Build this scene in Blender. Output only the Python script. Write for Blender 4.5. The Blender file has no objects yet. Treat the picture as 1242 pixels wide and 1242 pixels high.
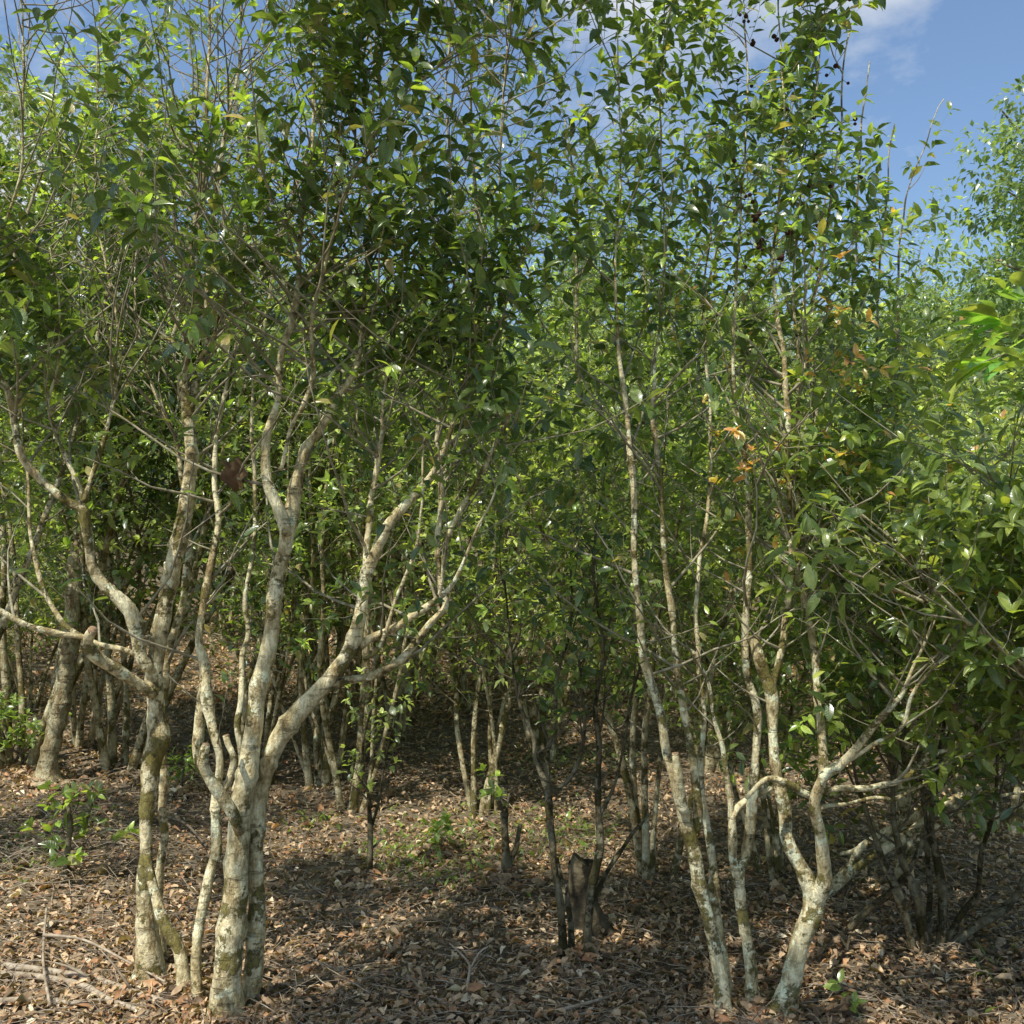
import bpy, math, random
import numpy as np
from mathutils import Vector, noise, kdtree

random.seed(7)
rng = np.random.default_rng(7)
S = bpy.context.scene
COL = S.collection
R = math.radians

# ------------------------------------------------------------------ camera model
F = 1219.0; CH = 1.5; PITCH = R(3.0)
CP, SP = math.cos(PITCH), math.sin(PITCH)

def P(px, py, Y):
    """world point seen along this direction at forward distance Y"""
    dx = (px-621)/F; dy = (621-py)/F
    d = Vector((dx, CP-dy*SP, SP+dy*CP))
    s = Y/d.y
    return Vector((d.x*s, Y, CH+d.z*s))

def pix(p):
    """numpy (n,3) -> pixel coords"""
    q = p-np.array([0, 0, CH])
    f = q[:, 1]*CP+q[:, 2]*SP
    u = -q[:, 1]*SP+q[:, 2]*CP
    return 621+F*q[:, 0]/f, 621-F*u/f

def gh(x, y):
    h = 0.0
    if y > 5.2:
        t = y-5.2
        h += 0.085*t*min(1, t/1.5)
    if y > 9: h += 0.13*(y-9)*min(1, (y-9)/4)
    if y > 60: h -= 0.2*(y-60)
    if x < -1.2 and y > 3.8: h += 0.05*min(-1.2-x, 6)*min(1, (y-3.8)/2)
    k = min(1, max(0, (y-2))/3)
    h += 0.05*k*noise.noise(Vector((x*0.6, y*0.6, 0)))+0.02*noise.noise(Vector((x*2.1, y*2.1, 3)))
    return h

def G(px, py):
    """ground point under a viewing direction"""
    Y = 2.5
    for i in range(3000):
        p = P(px, py, Y)
        if p.z <= gh(p.x, p.y): break
        Y += 0.02
    return Vector((p.x, p.y, gh(p.x, p.y)))

# ------------------------------------------------------------------ materials
def mat(name):
    m = bpy.data.materials.new(name); m.use_nodes = True
    nt = m.node_tree; nt.nodes.clear()
    return m, nt.nodes, nt.links

def N(ns, t, **kw):
    n = ns.new(t)
    for k, v in kw.items(): setattr(n, k, v)
    return n

def ramp(ns, stops):
    r = ns.new('ShaderNodeValToRGB')
    e = r.color_ramp.elements
    while len(e) < len(stops): e.new(0.5)
    for i, (p, c) in enumerate(stops):
        e[i].position = p; e[i].color = (*c, 1) if len(c) == 3 else c
    return r

def mixc(ns, ls, fac, a, b, blend='MIX'):
    m = ns.new('ShaderNodeMix'); m.data_type = 'RGBA'; m.blend_type = blend
    for sock, v in ((m.inputs[0], fac), (m.inputs[6], a), (m.inputs[7], b)):
        if hasattr(v, 'is_output'): ls.new(v, sock)
        elif isinstance(v, (int, float)): sock.default_value = v
        else: sock.default_value = (*v, 1)
    return m.outputs[2]

def noise_n(ns, ls, vec, scale, detail=4, rough=.55):
    n = ns.new('ShaderNodeTexNoise'); n.inputs['Scale'].default_value = scale
    n.inputs['Detail'].default_value = detail; n.inputs['Roughness'].default_value = rough
    if vec is not None: ls.new(vec, n.inputs['Vector'])
    return n.outputs['Fac']

def leaf_mat(name, rough=.38, trans=.4, spec=.5, veins=True):
    m, ns, ls = mat(name)
    at = N(ns, 'ShaderNodeAttribute', attribute_name='col')
    c = at.outputs['Color']
    geo = N(ns, 'ShaderNodeNewGeometry')
    nz = noise_n(ns, ls, geo.outputs['Position'], 60, 3)
    rr = ramp(ns, [(.3, (1.3, 1.3, 1.3)), (.7, (2.1, 2.1, 2.1))]); ls.new(nz, rr.inputs[0])
    c = mixc(ns, ls, 1.0, c, rr.outputs[0], 'MULTIPLY')
    if veins:
        uv = N(ns, 'ShaderNodeUVMap', uv_map='luv')
        sx = N(ns, 'ShaderNodeSeparateXYZ'); ls.new(uv.outputs[0], sx.inputs[0])
        a = N(ns, 'ShaderNodeMath', operation='ABSOLUTE'); ls.new(sx.outputs[0], a.inputs[0])
        mid = ramp(ns, [(0, (1, 1, 1)), (.09, (0, 0, 0))]); ls.new(a.outputs[0], mid.inputs[0])
        # side veins: bands that run forward from the midrib
        k = N(ns, 'ShaderNodeMath', operation='MULTIPLY_ADD'); ls.new(a.outputs[0], k.inputs[0])
        k.inputs[1].default_value = -.16; ls.new(sx.outputs[1], k.inputs[2])
        k2 = N(ns, 'ShaderNodeMath', operation='MULTIPLY'); ls.new(k.outputs[0], k2.inputs[0]); k2.inputs[1].default_value = 52
        sn = N(ns, 'ShaderNodeMath', operation='SINE'); ls.new(k2.outputs[0], sn.inputs[0])
        vr = ramp(ns, [(.8, (0, 0, 0)), (1, (.35, .35, .35))]); ls.new(sn.outputs[0], vr.inputs[0])
        mx = N(ns, 'ShaderNodeMath', operation='MAXIMUM'); ls.new(mid.outputs[0], mx.inputs[0]); ls.new(vr.outputs[0], mx.inputs[1])
        m5 = N(ns, 'ShaderNodeMath', operation='MULTIPLY'); ls.new(mx.outputs[0], m5.inputs[0]); m5.inputs[1].default_value = .5
        c = mixc(ns, ls, m5.outputs[0], c, (.30, .36, .12))
        bump = N(ns, 'ShaderNodeBump'); bump.inputs['Strength'].default_value = .5; bump.inputs['Distance'].default_value = .002
        ls.new(mx.outputs[0], bump.inputs['Height']); bump.invert = True
    under = mixc(ns, ls, .35, c, (.20, .26, .13))
    c2 = mixc(ns, ls, geo.outputs['Backfacing'], c, under)
    pb = N(ns, 'ShaderNodeBsdfPrincipled')
    ls.new(c2, pb.inputs['Base Color'])
    pb.inputs['Roughness'].default_value = rough
    pb.inputs['Specular IOR Level'].default_value = spec
    if veins: ls.new(bump.outputs[0], pb.inputs['Normal'])
    tr = N(ns, 'ShaderNodeBsdfTranslucent')
    tc = mixc(ns, ls, 1.0, c, (2.25, 2.2, .85), 'MULTIPLY'); ls.new(tc, tr.inputs[0])
    ms = N(ns, 'ShaderNodeMixShader'); ms.inputs[0].default_value = trans
    ls.new(pb.outputs[0], ms.inputs[1]); ls.new(tr.outputs[0], ms.inputs[2])
    o = N(ns, 'ShaderNodeOutputMaterial'); ls.new(ms.outputs[0], o.inputs[0])
    return m

def bark_mat(name, pale=1.0, moss=.5, lichen=.5, pink=.5, seed=0, rough_bark=0.):
    m, ns, ls = mat(name)
    geo = N(ns, 'ShaderNodeNewGeometry')
    mp = N(ns, 'ShaderNodeMapping'); ls.new(geo.outputs['Position'], mp.inputs[0])
    mp.inputs['Location'].default_value = (seed*3.1, seed*1.7, seed)
    mp.inputs['Scale'].default_value = (1, 1, .55)
    v = mp.outputs[0]
    n1 = noise_n(ns, ls, v, 15, 9, .72)
    k = pale
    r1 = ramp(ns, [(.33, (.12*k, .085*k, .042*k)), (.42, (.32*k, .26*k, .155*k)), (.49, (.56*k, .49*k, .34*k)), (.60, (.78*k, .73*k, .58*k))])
    ls.new(n1, r1.inputs[0]); c = r1.outputs[0]
    n2 = noise_n(ns, ls, v, 16, 4, .6)
    r2 = ramp(ns, [(.5, (0, 0, 0)), (.62, (pink, pink, pink))]); ls.new(n2, r2.inputs[0])
    c = mixc(ns, ls, r2.outputs[0], c, (.34*k, .25*k, .14*k))
    mp2 = N(ns, 'ShaderNodeMapping'); ls.new(geo.outputs['Position'], mp2.inputs[0]); mp2.inputs['Location'].default_value = (7+seed, 3, 1)
    n3 = noise_n(ns, ls, mp2.outputs[0], 13, 6, .7)
    e = .68-.16*lichen
    r3 = ramp(ns, [(e, (0, 0, 0)), (e+.012, (.9, .9, .9))]); ls.new(n3, r3.inputs[0])
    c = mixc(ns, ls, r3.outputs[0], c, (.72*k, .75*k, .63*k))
    mp3 = N(ns, 'ShaderNodeMapping'); ls.new(geo.outputs['Position'], mp3.inputs[0]); mp3.inputs['Location'].default_value = (2, 9+seed, 4)
    n4 = noise_n(ns, ls, mp3.outputs[0], 8, 8, .75)
    e = .68-.22*moss
    r4 = ramp(ns, [(e, (0, 0, 0)), (e+.04, (.92, .92, .92))]); ls.new(n4, r4.inputs[0])
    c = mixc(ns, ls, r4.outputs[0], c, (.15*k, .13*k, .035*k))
    n5 = noise_n(ns, ls, v, 90, 3, .7)
    r5 = ramp(ns, [(.3, (.6, .6, .6)), (.6, (1.12, 1.12, 1.12))]); ls.new(n5, r5.inputs[0])
    c = mixc(ns, ls, 1., c, r5.outputs[0], 'MULTIPLY')
    # cross cracks / leaf scars
    wv = N(ns, 'ShaderNodeMapping'); ls.new(geo.outputs['Position'], wv.inputs[0]); wv.inputs['Scale'].default_value = (5, 5, 34)
    n6 = noise_n(ns, ls, wv.outputs[0], 1.2, 5, .7)
    r6 = ramp(ns, [(.34, (.45, .42, .38)), (.42, (1, 1, 1))]); ls.new(n6, r6.inputs[0])
    c = mixc(ns, ls, .75, c, r6.outputs[0], 'MULTIPLY')
    c = mixc(ns, ls, 1., c, (1.03, 1.0, .80), 'MULTIPLY')
    pb = N(ns, 'ShaderNodeBsdfPrincipled'); ls.new(c, pb.inputs['Base Color'])
    pb.inputs['Roughness'].default_value = .8; pb.inputs['Specular IOR Level'].default_value = .25
    h = N(ns, 'ShaderNodeMath', operation='ADD'); ls.new(n5, h.inputs[0]); ls.new(r6.outputs[0], h.inputs[1])
    h2 = N(ns, 'ShaderNodeMath', operation='ADD'); ls.new(h.outputs[0], h2.inputs[0]); ls.new(r4.outputs[0], h2.inputs[1])
    b = N(ns, 'ShaderNodeBump'); b.inputs['Strength'].default_value = .9; b.inputs['Distance'].default_value = .008+.012*rough_bark
    ls.new(h2.outputs[0], b.inputs['Height']); ls.new(b.outputs[0], pb.inputs['Normal'])
    o = N(ns, 'ShaderNodeOutputMaterial'); ls.new(pb.outputs[0], o.inputs[0])
    return m

def simple_mat(name, stops, scale=20, rough=.85, bump=.4, dist=.004):
    m, ns, ls = mat(name)
    geo = N(ns, 'ShaderNodeNewGeometry')
    n = noise_n(ns, ls, geo.outputs['Position'], scale, 7, .65)
    r = ramp(ns, stops); ls.new(n, r.inputs[0])
    pb = N(ns, 'ShaderNodeBsdfPrincipled'); ls.new(r.outputs[0], pb.inputs['Base Color'])
    pb.inputs['Roughness'].default_value = rough; pb.inputs['Specular IOR Level'].default_value = .25
    b = N(ns, 'ShaderNodeBump'); b.inputs['Strength'].default_value = bump; b.inputs['Distance'].default_value = dist
    ls.new(n, b.inputs['Height']); ls.new(b.outputs[0], pb.inputs['Normal'])
    o = N(ns, 'ShaderNodeOutputMaterial'); ls.new(pb.outputs[0], o.inputs[0])
    return m

M_LEAF = leaf_mat('leaf_glossy', .27, .36, .95)
M_LEAF_FAR = leaf_mat('leaf_far', .31, .38, .9, veins=False)
M_LITTER = leaf_mat('dead_leaf', .75, .12, .25, veins=False)
M_BARK = bark_mat('bark_pale', 1.1, .68, .48, .4, 0)
M_BARK_B = bark_mat('bark_cream', 1.12, .60, .55, .35, 4)
M_BARK_C = bark_mat('bark_lichen', 1.08, .72, .75, .4, 8)
M_BARK_DARK = bark_mat('bark_dark_shade', .28, .7, .4, .3, 12)  # dark bark, with the shade on the far-right shrub put into its tone
M_BARK_FAR = bark_mat('bark_back', .80, .75, .5, .3, 15)
M_BARK_ROUGH = bark_mat('bark_rough', .72, .3, .3, .8, 21, 1.)
M_TWIG = simple_mat('twig_bark', [(.3, (.13, .11, .06)), (.5, (.29, .255, .16)), (.7, (.48, .45, .33))], 30)
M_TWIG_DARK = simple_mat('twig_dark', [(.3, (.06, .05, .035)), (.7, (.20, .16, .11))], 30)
M_CUT = simple_mat('cut_wood', [(.3, (.18, .11, .06)), (.7, (.46, .31, .18))], 40)
M_DEADWOOD = simple_mat('dead_wood', [(.3, (.16, .11, .07)), (.5, (.36, .29, .20)), (.7, (.55, .48, .36))], 25)
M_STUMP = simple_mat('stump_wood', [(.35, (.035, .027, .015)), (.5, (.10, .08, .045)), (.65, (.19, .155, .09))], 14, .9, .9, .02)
M_POD = simple_mat('seed_pod', [(.3, (.03, .012, .008)), (.7, (.11, .045, .03))], 60)
M_SOIL = simple_mat('soil', [(.25, (.05, .038, .025)), (.45, (.13, .10, .064)), (.6, (.22, .175, .115)), (.78, (.34, .28, .19))], 9, .95, .9, .03)
M_BRICKLEAF = simple_mat('curled_dead_leaf', [(.3, (.13, .075, .035)), (.7, (.27, .165, .085))], 30)

# ------------------------------------------------------------------ mesh builders
def add_obj(name, me, parent=None):
    o = bpy.data.objects.new(name, me); COL.objects.link(o)
    if parent is not None: o.parent = parent
    return o

def thing(name, label, cat, loc=(0, 0, 0), group=None):
    o = bpy.data.objects.new(name, None); COL.objects.link(o)
    o.location = loc; o.empty_display_size = .1
    o['label'] = label; o['category'] = cat
    if group: o['group'] = group
    return o

def np_mesh(name, V, T, m, smooth=True, col=None, uv=None, quads=None):
    me = bpy.data.meshes.new(name)
    V = np.asarray(V, np.float32)
    nt = 0 if T is None else len(T); nq = 0 if quads is None else len(quads)
    me.vertices.add(len(V)); me.vertices.foreach_set('co', V.ravel())
    li = []
    if nt: li.append(np.asarray(T, np.int32).ravel())
    if nq: li.append(np.asarray(quads, np.int32).ravel())
    li = np.concatenate(li)
    me.loops.add(len(li)); me.loops.foreach_set('vertex_index', li)
    me.polygons.add(nt+nq)
    st = np.concatenate([np.arange(nt)*3, nt*3+np.arange(nq)*4]).astype(np.int32)
    me.polygons.foreach_set('loop_start', st)
    me.polygons.foreach_set('use_smooth', np.full(nt+nq, smooth, bool))
    if col is not None:
        a = me.attributes.new('col', 'FLOAT_COLOR', 'POINT')
        c4 = np.ones((len(V), 4), np.float32); c4[:, :3] = col
        a.data.foreach_set('color', c4.ravel())
    if uv is not None:
        u = me.uv_layers.new(name='luv')
        u.data.foreach_set('uv', np.asarray(uv, np.float32)[li].ravel())
    me.materials.append(m)
    me.update(calc_edges=True); me.validate()
    return me

def catmull(pts, step):
    """pts list of (Vector, r) -> dense"""
    out = []
    n = len(pts)
    for i in range(n-1):
        p0 = pts[max(i-1, 0)]; p1 = pts[i]; p2 = pts[i+1]; p3 = pts[min(i+2, n-1)]
        k = max(1, int((p2[0]-p1[0]).length/step))
        for j in range(k):
            t = j/k
            def cr(a, b, c, d): return 0.5*((2*b)+(c-a)*t+(2*a-5*b+4*c-d)*t*t+(3*b-a-3*c+d)*t*t*t)
            out.append((cr(p0[0], p1[0], p2[0], p3[0]), max(.0005, cr(p0[1], p1[1], p2[1], p3[1]))))
    out.append(pts[-1])
    return out

class Tubes:
    def __init__(s): s.V = []; s.T = []; s.Q = []
    def tube(s, pts, sides=5, bump=0., freq=14., cap=True, seed=0.):
        n0 = len(s.V)
        up = None
        for i, (p, r) in enumerate(pts):
            a = pts[max(0, i-1)][0]; b = pts[min(len(pts)-1, i+1)][0]
            t = (b-a)
            if t.length < 1e-9: t = Vector((0, 0, 1))
            t.normalize()
            if up is None: up = t.orthogonal().normalized()
            up = (up-t*up.dot(t))
            if up.length < 1e-6: up = t.orthogonal()
            up.normalize(); w = t.cross(up)
            for k in range(sides):
                an = 2*math.pi*k/sides
                d = up*math.cos(an)+w*math.sin(an)
                rr = r
                if bump:
                    q = p+d*r
                    rr = r*(1+bump*(noise.noise(q*freq+Vector((seed, 0, 0)))*.75+noise.noise(q*freq*.4+Vector((0, seed, 5)))*.9+.35*noise.noise(q*freq*3)))
                s.V.append(p+d*rr)
            if i:
                o1 = n0+(i-1)*sides; o2 = n0+i*sides
                for k in range(sides):
                    k2 = (k+1) % sides
                    s.Q.append((o1+k, o1+k2, o2+k2, o2+k))
        if cap:
            for (i, rev) in ((0, True), (len(pts)-1, False)):
                c = len(s.V); s.V.append(pts[i][0].copy()); o = n0+i*sides
                for k in range(sides):
                    k2 = (k+1) % sides
                    s.T.append((o+k2, o+k, c) if rev else (o+k, o+k2, c))
    def mesh(s, name, m, origin=Vector((0, 0, 0)), smooth=True):
        V = np.array([tuple(v-origin) for v in s.V], np.float32)
        return np_mesh(name, V, s.T if s.T else None, m, smooth, quads=s.Q if s.Q else None)

# leaf templates: (x across, y along, fold weight)
def template(rows, widths):
    v = [(0, 0)]
    for y, w in zip(rows, widths): v += [(-w, y), (0, y), (w, y)]
    v.append((0, 1))
    t = [(0, 2, 1), (0, 3, 2)]
    for i in range(len(rows)-1):
        a = 1+3*i; b = a+3
        for k in (0, 1): t += [(a+k, a+k+1, b+k+1), (a+k, b+k+1, b+k)]
    a = 1+3*(len(rows)-1); e = len(v)-1
    t += [(a, a+1, e), (a+1, a+2, e)]
    return np.array(v, float), np.array(t, np.int32)
T_HI = template([.12, .32, .58, .82], [.24, .46, .46, .24])
T_MID = template([.3, .68], [.45, .36])
T_LO = template([.45], [.5])

class Leaves:
    def __init__(s): s.p = []; s.d = []; s.n = []; s.L = []; s.c = []; s.w = []
    def add(s, p, d, n, L, c, w=.42):
        s.p.append(tuple(p)); s.d.append(tuple(d)); s.n.append(tuple(n)); s.L.append(L); s.c.append(c); s.w.append(w)
    def arrays(s):
        return [np.array(a, float) for a in (s.p, s.d, s.n, s.L, s.c, s.w)]

def leaf_mesh(name, arr, tpl, m, origin=(0, 0, 0), fold=.35, droop=.28, curl=0., r=rng):
    p, d, n, L, c, w = arr
    k = len(p)
    tv, tt = tpl
    d = d/np.linalg.norm(d, axis=1)[:, None]
    n = n-d*np.sum(n*d, axis=1)[:, None]
    n = n/np.maximum(np.linalg.norm(n, axis=1), 1e-6)[:, None]
    s_ = np.cross(d, n)
    x = tv[:, 0][None, :]*w[:, None]*L[:, None]*1.0
    y = tv[:, 1][None, :]*L[:, None]
    dr = droop*(0.4+1.3*r.random(k))
    fo = fold*(0.3+1.2*r.random(k))
    z = np.abs(x)*fo[:, None]-dr[:, None]*(tv[:, 1][None, :]**2)*L[:, None]
    if curl: z = z+curl*(r.random((k, 1))-.3)*np.abs(tv[:, 0][None, :])*L[:, None]*2+curl*.5*L[:, None]*(r.random((k, len(tv)))-.5)
    y = y*(1-.25*dr[:, None]*tv[:, 1][None, :])
    # sideways wave
    x = x+(.12*(r.random(k)-.5))[:, None]*(tv[:, 1][None, :]**2)*L[:, None]
    V = p[:, None, :]+s_[:, None, :]*x[..., None]+d[:, None, :]*y[..., None]+n[:, None, :]*z[..., None]-np.array(origin)[None, None, :]
    nv = len(tv)
    T = (tt[None]+(np.arange(k)*nv)[:, None, None]).reshape(-1, 3)
    colr = np.repeat(c, nv, axis=0)
    uv = np.tile(np.stack([tv[:, 0]*2, tv[:, 1]], 1), (k, 1))
    return np_mesh(name, V.reshape(-1, 3), T, m, True, colr, uv)

# ------------------------------------------------------------------ sun
SUN_EL = R(58); SUN_AZ_X, SUN_AZ_Y = -.64, -.77      # towards the sun: left and behind the viewer
SD = Vector((SUN_AZ_X*math.cos(SUN_EL), SUN_AZ_Y*math.cos(SUN_EL), math.sin(SUN_EL))).normalized()

# ------------------------------------------------------------------ colours of leaves
def lerp3(a, b, t): return tuple(a[i]+(b[i]-a[i])*t for i in range(3))
def leaf_colour(rd, young=0., style='tea'):
    if style == 'tea':
        if young > .5: 
            return lerp3((.15, .24, .035), (.30, .38, .06), rd.random())
        a = rd.random()
        if a < .06: return lerp3((.16, .17, .05), (.28, .22, .08), rd.random())
        return lerp3((.030, .060, .016), (.13, .17, .040), rd.random()**1.2)
    if style == 'warm':
        if young > .5:
            t = rd.random()
            if t < .05: return lerp3((.40, .19, .06), (.38, .25, .06), rd.random())
            return lerp3((.18, .26, .05), (.34, .36, .07), rd.random())
        return lerp3((.06, .10, .025), (.17, .205, .05), rd.random())
    if style == 'amber':
        if young > .5: return lerp3((.42, .18, .06), (.40, .33, .06), rd.random())
        return lerp3((.06, .10, .03), (.16, .20, .05), rd.random())
    if style == 'far':
        if young > .5: return lerp3((.24, .32, .07), (.42, .46, .15), rd.random())
        return lerp3((.045, .075, .024), (.23, .28, .10), rd.random()**1.3)
    if style == 'grey':
        return lerp3((.05, .085, .032), (.18, .235, .095), rd.random())
    if style == 'bright':
        return lerp3((.09, .15, .03), (.20, .26, .06), rd.random())

CHECK = [False]
def rvec(rd):
    while True:
        v = Vector((rd.uniform(-1, 1), rd.uniform(-1, 1), rd.uniform(-1, 1)))
        if .05 < v.length < 1: return v.normalized()

def twig(rd, tw, lv, p, d, L, r, style, ll=.075, spacing=.028, young=.5, sides=3, leafy=1., w=.42):
    """one leafy twig"""
    if CHECK[0] and (shades_band(p) or shades_target(p+d*L*.5)): return
    n = 4
    pts = [(p.copy(), r)]
    q = p.copy(); dd = d.copy()
    path = [(q.copy(), dd.copy())]
    for i in range(n):
        dd = (dd+rvec(rd)*.34+Vector((0, 0, .10))).normalized()
        q = q+dd*(L/n); path.append((q.copy(), dd.copy()))
        pts.append((q.copy(), r*(1-.75*(i+1)/n)))
    tw.tube(pts, sides, cap=False)
    k = max(2, int(L/spacing)); ang = rd.uniform(0, 6.28)
    for i in range(k):
        if rd.random() > leafy: continue
        t = .15+.85*(i+.5)/k; f = t*n; j = min(n-1, int(f)); a = path[j][0].lerp(path[j+1][0], f-j); ax = path[j+1][1]
        ang += 2.4+rd.uniform(-.4, .4)
        o = ax.orthogonal().normalized(); o = (o*math.cos(ang)+ax.cross(o)*math.sin(ang))
        ld = (o*.9+ax*rd.uniform(.2, .9)+Vector((0, 0, rd.uniform(-.35, .2)))).normalized()
        nn = (Vector((0, 0, .45))+SD*.7+ax*.25+rvec(rd)*.75).normalized()
        yg = 1 if (t > .72 and rd.random() < young) else 0
        s = ll*rd.uniform(.6, 1.2)*(0.72 if yg else 1)
        lv.add(a, ld, nn, s, leaf_colour(rd, yg, style), w*rd.uniform(.85, 1.2))
    # terminal rosette
    q, ax = path[-1]
    o = ax.orthogonal().normalized(); a0 = rd.uniform(0, 6.28)
    m = rd.choice((2, 3, 4))
    yes = rd.random() < young
    for i in range(m):
        an = a0+i*6.28/m+rd.uniform(-.3, .3)
        ld = (ax*rd.uniform(.5, 1.2)+(o*math.cos(an)+ax.cross(o)*math.sin(an))*.8).normalized()
        lv.add(q, ld, (Vector((0, 0, .5))+SD*.6+ax*.5+rvec(rd)*.4), ll*rd.uniform(.45, .85), leaf_colour(rd, 1 if yes else 0, style), w)

def branch(rd, tw, lv, p, d, L, r, style, tspace=.09, sides=5, tl=(.12, .34), up=.12, wig=.25, bare=.2, **kw):
    n = max(4, int(L/.12)); q = p.copy(); dd = d.copy(); pts = [(q.copy(), r)]; path = [(q.copy(), dd.copy())]
    for i in range(n):
        dd = (dd+rvec(rd)*wig+Vector((0, 0, up))).normalized()
        q = q+dd*(L/n); path.append((q.copy(), dd.copy())); pts.append((q.copy(), r*(1-.72*(i+1)/n)))
    tw.tube(pts, sides, cap=False)
    k = max(1, int(L/tspace)); ang = rd.uniform(0, 6.28)
    for i in range(k):
        t = bare+(1-bare)*(i+rd.random())/k; f = t*n; j = min(n-1, int(f))
        a = path[j][0].lerp(path[j+1][0], min(1, f-j)); ax = path[j+1][1]
        ang += 2.2+rd.uniform(-.6, .6); o = ax.orthogonal().normalized(); o = o*math.cos(ang)+ax.cross(o)*math.sin(ang)
        td = (ax*.6+o*.8+Vector((0, 0, .15))).normalized()
        twig(rd, tw, lv, a, td, rd.uniform(*tl)*(1.1-.35*t), max(.0011, r*.28), style, **kw)
    twig(rd, tw, lv, q, dd, tl[1]*.8, r*.28, style, **kw)

def grow_on(rd, tw, lv, path, zmin, per_m, Lr, style, r0=.006, elev=(.2, .9), zmax=99, away=None, **kw):
    """side branches up a stem; path dense list (Vector, r)"""
    acc = 0
    for i in range(1, len(path)):
        a, b = path[i-1][0], path[i][0]
        acc += (b-a).length*per_m
        while acc > rd.random()*1.0+.5:
            acc -= 1
            if b.z < zmin or b.z > zmax: continue
            az = rd.uniform(0, 6.28)
            el = rd.uniform(*elev)
            d = Vector((math.cos(az)*math.cos(el), math.sin(az)*math.cos(el), math.sin(el)))
            if away is not None: d = (d+away*rd.random()).normalized()
            branch(rd, tw, lv, b.copy(), d, rd.uniform(*Lr), max(.003, min(r0, path[i][1]*.6)), style, **kw)

# ------------------------------------------------------------------ foreground trees
targets = []       # points on trunks that the sun reaches
def in_lit(px, py):
    f = noise.noise(Vector((px*.03, py*.06, 0)))+.4*noise.noise(Vector((px*.1, py*.2, 4)))
    if 885 < py <= 948 and 300 < px < 760: base = .35
    elif 948 < py <= 1066+8*math.sin(px*.03) and 440 < px < 1010: base = .75 if 470 < px < 860 else .3
    elif py > 1066 and 330 < px: base = -.75
    elif px < 170 and py < 1060: base = -.1
    elif px < 230 and py > 1120: base = .15
    else: base = -.6
    return f+base > 0
def shades_band(p):
    q = p-SD*((p.z-.05)/SD.z)
    if q.y < 2: return False
    a, b = pix(np.array([[q.x, q.y, q.z]]))
    return (455 < a[0] < 880 and 952 < b[0] < 1064) or (360 < a[0] < 640 and 890 < b[0] < 952)

BASES = []
class Tree:
    def __init__(s, base, name, label, cat, bark, group=None, sides=14):
        s.base = base; s.root = thing(name, label, cat, base, group)
        s.bark = bark; s.sides = sides; s.paths = []
        s.tw = Tubes(); s.lv = Leaves(); s.rd = random.Random(hash(label) % 1 + len(label)*31+int(base.x*1000))
    def limb(s, name, pts, Y0, Y1, step=.018, bump=.2, lit=True, cut=False, flare=False, root=False, sides=None, lw=1.0, bark=None):
        n = len(pts); out = []; w0 = True
        tot = [0]
        for i in range(1, n): tot.append(tot[-1]+math.hypot(pts[i][0]-pts[i-1][0], pts[i][1]-pts[i-1][1]))
        for i, (x, y, w) in enumerate(pts):
            Y = Y0+(Y1-Y0)*tot[i]/tot[-1]
            out.append((P(x, y, Y), w*.5*Y/F*(.84 if w > 14 else .82)*lw))
        if root:      # run down into the ground with a flare
            p, r = out[0]; g = gh(p.x, p.y)
            if p.z > g: out[0] = (p, r); out.insert(0, (Vector((p.x, p.y, g-.06)), r*1.35))
            else: out[0] = (p, r*1.3)
        d = catmull(out, step)
        sd = len(s.paths)*3.7+s.base.x
        rk = random.Random(int(sd*100)); L = 0; nxt = rk.uniform(.08, .3); knots = []
        for i in range(1, len(d)):
            L += (d[i][0]-d[i-1][0]).length
            if L > nxt: knots.append((L, rk.uniform(.06, .24), rk.uniform(.012, .03))); nxt = L+rk.uniform(.1, .42)
        L = 0; e = []; g0 = s.base.z
        if root and w0: BASES.append((out[0][0].x, out[0][0].y, out[0][1]))
        for i, (p, r) in enumerate(d):
            if i: L += (p-d[i-1][0]).length
            f = 1+sum(a*math.exp(-((L-c)/ww)**2) for c, a, ww in knots)
            k = min(1, i/4, (len(d)-1-i)/3)
            j = noise.noise_vector(Vector((L*7, sd, 0)))*.008+noise.noise_vector(Vector((L*2.5, sd, 7)))*.022
            z = max(0, min(1, (p.z-1.9)/.8))
            if root: f *= 1+.4*math.exp(-max(0, p.z-g0)/.05)
            e.append((p+j*k*(1-.4*min(1, r/.05)), r*f*(1-.34*z)))
        d = e
        t = Tubes(); t.tube(d, sides or s.sides, bump, 14, True, len(s.paths)*1.3)
        o = add_obj(name, t.mesh(name, bark or s.bark, s.base), s.root)
        if cut:
            p, r = d[-1]; q = d[-3][0]; ax = (p-q).normalized()
            c = Tubes(); c.tube([(p-ax*.004, r*.98), (p+ax*.003, r*.86)], 12, .1)
            add_obj('cut_end', c.mesh('cut_end', M_CUT, s.base), o)
        s.paths.append(d)
        if lit:
            for i in range(0, len(d), 2):
                if d[i][0].z < 2.0: targets.append(d[i][0])
        return o, d
    def finish(s, tpl=T_HI, m=None, prune=True, twm=None, keep=1.0, name='crown', fold=.35, droop=.28):
        if len(s.tw.V):
            add_obj('twigs', s.tw.mesh('twigs', twm or M_TWIG, s.base), s.root)
        if s.lv.p:
            arr = s.lv.arrays()
            if prune: arr = sun_prune(arr, prune if prune is not True else .06)
            add_obj(name, leaf_mesh(name, arr, tpl, m or M_LEAF, tuple(s.base), fold, droop), s.root)

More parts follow.
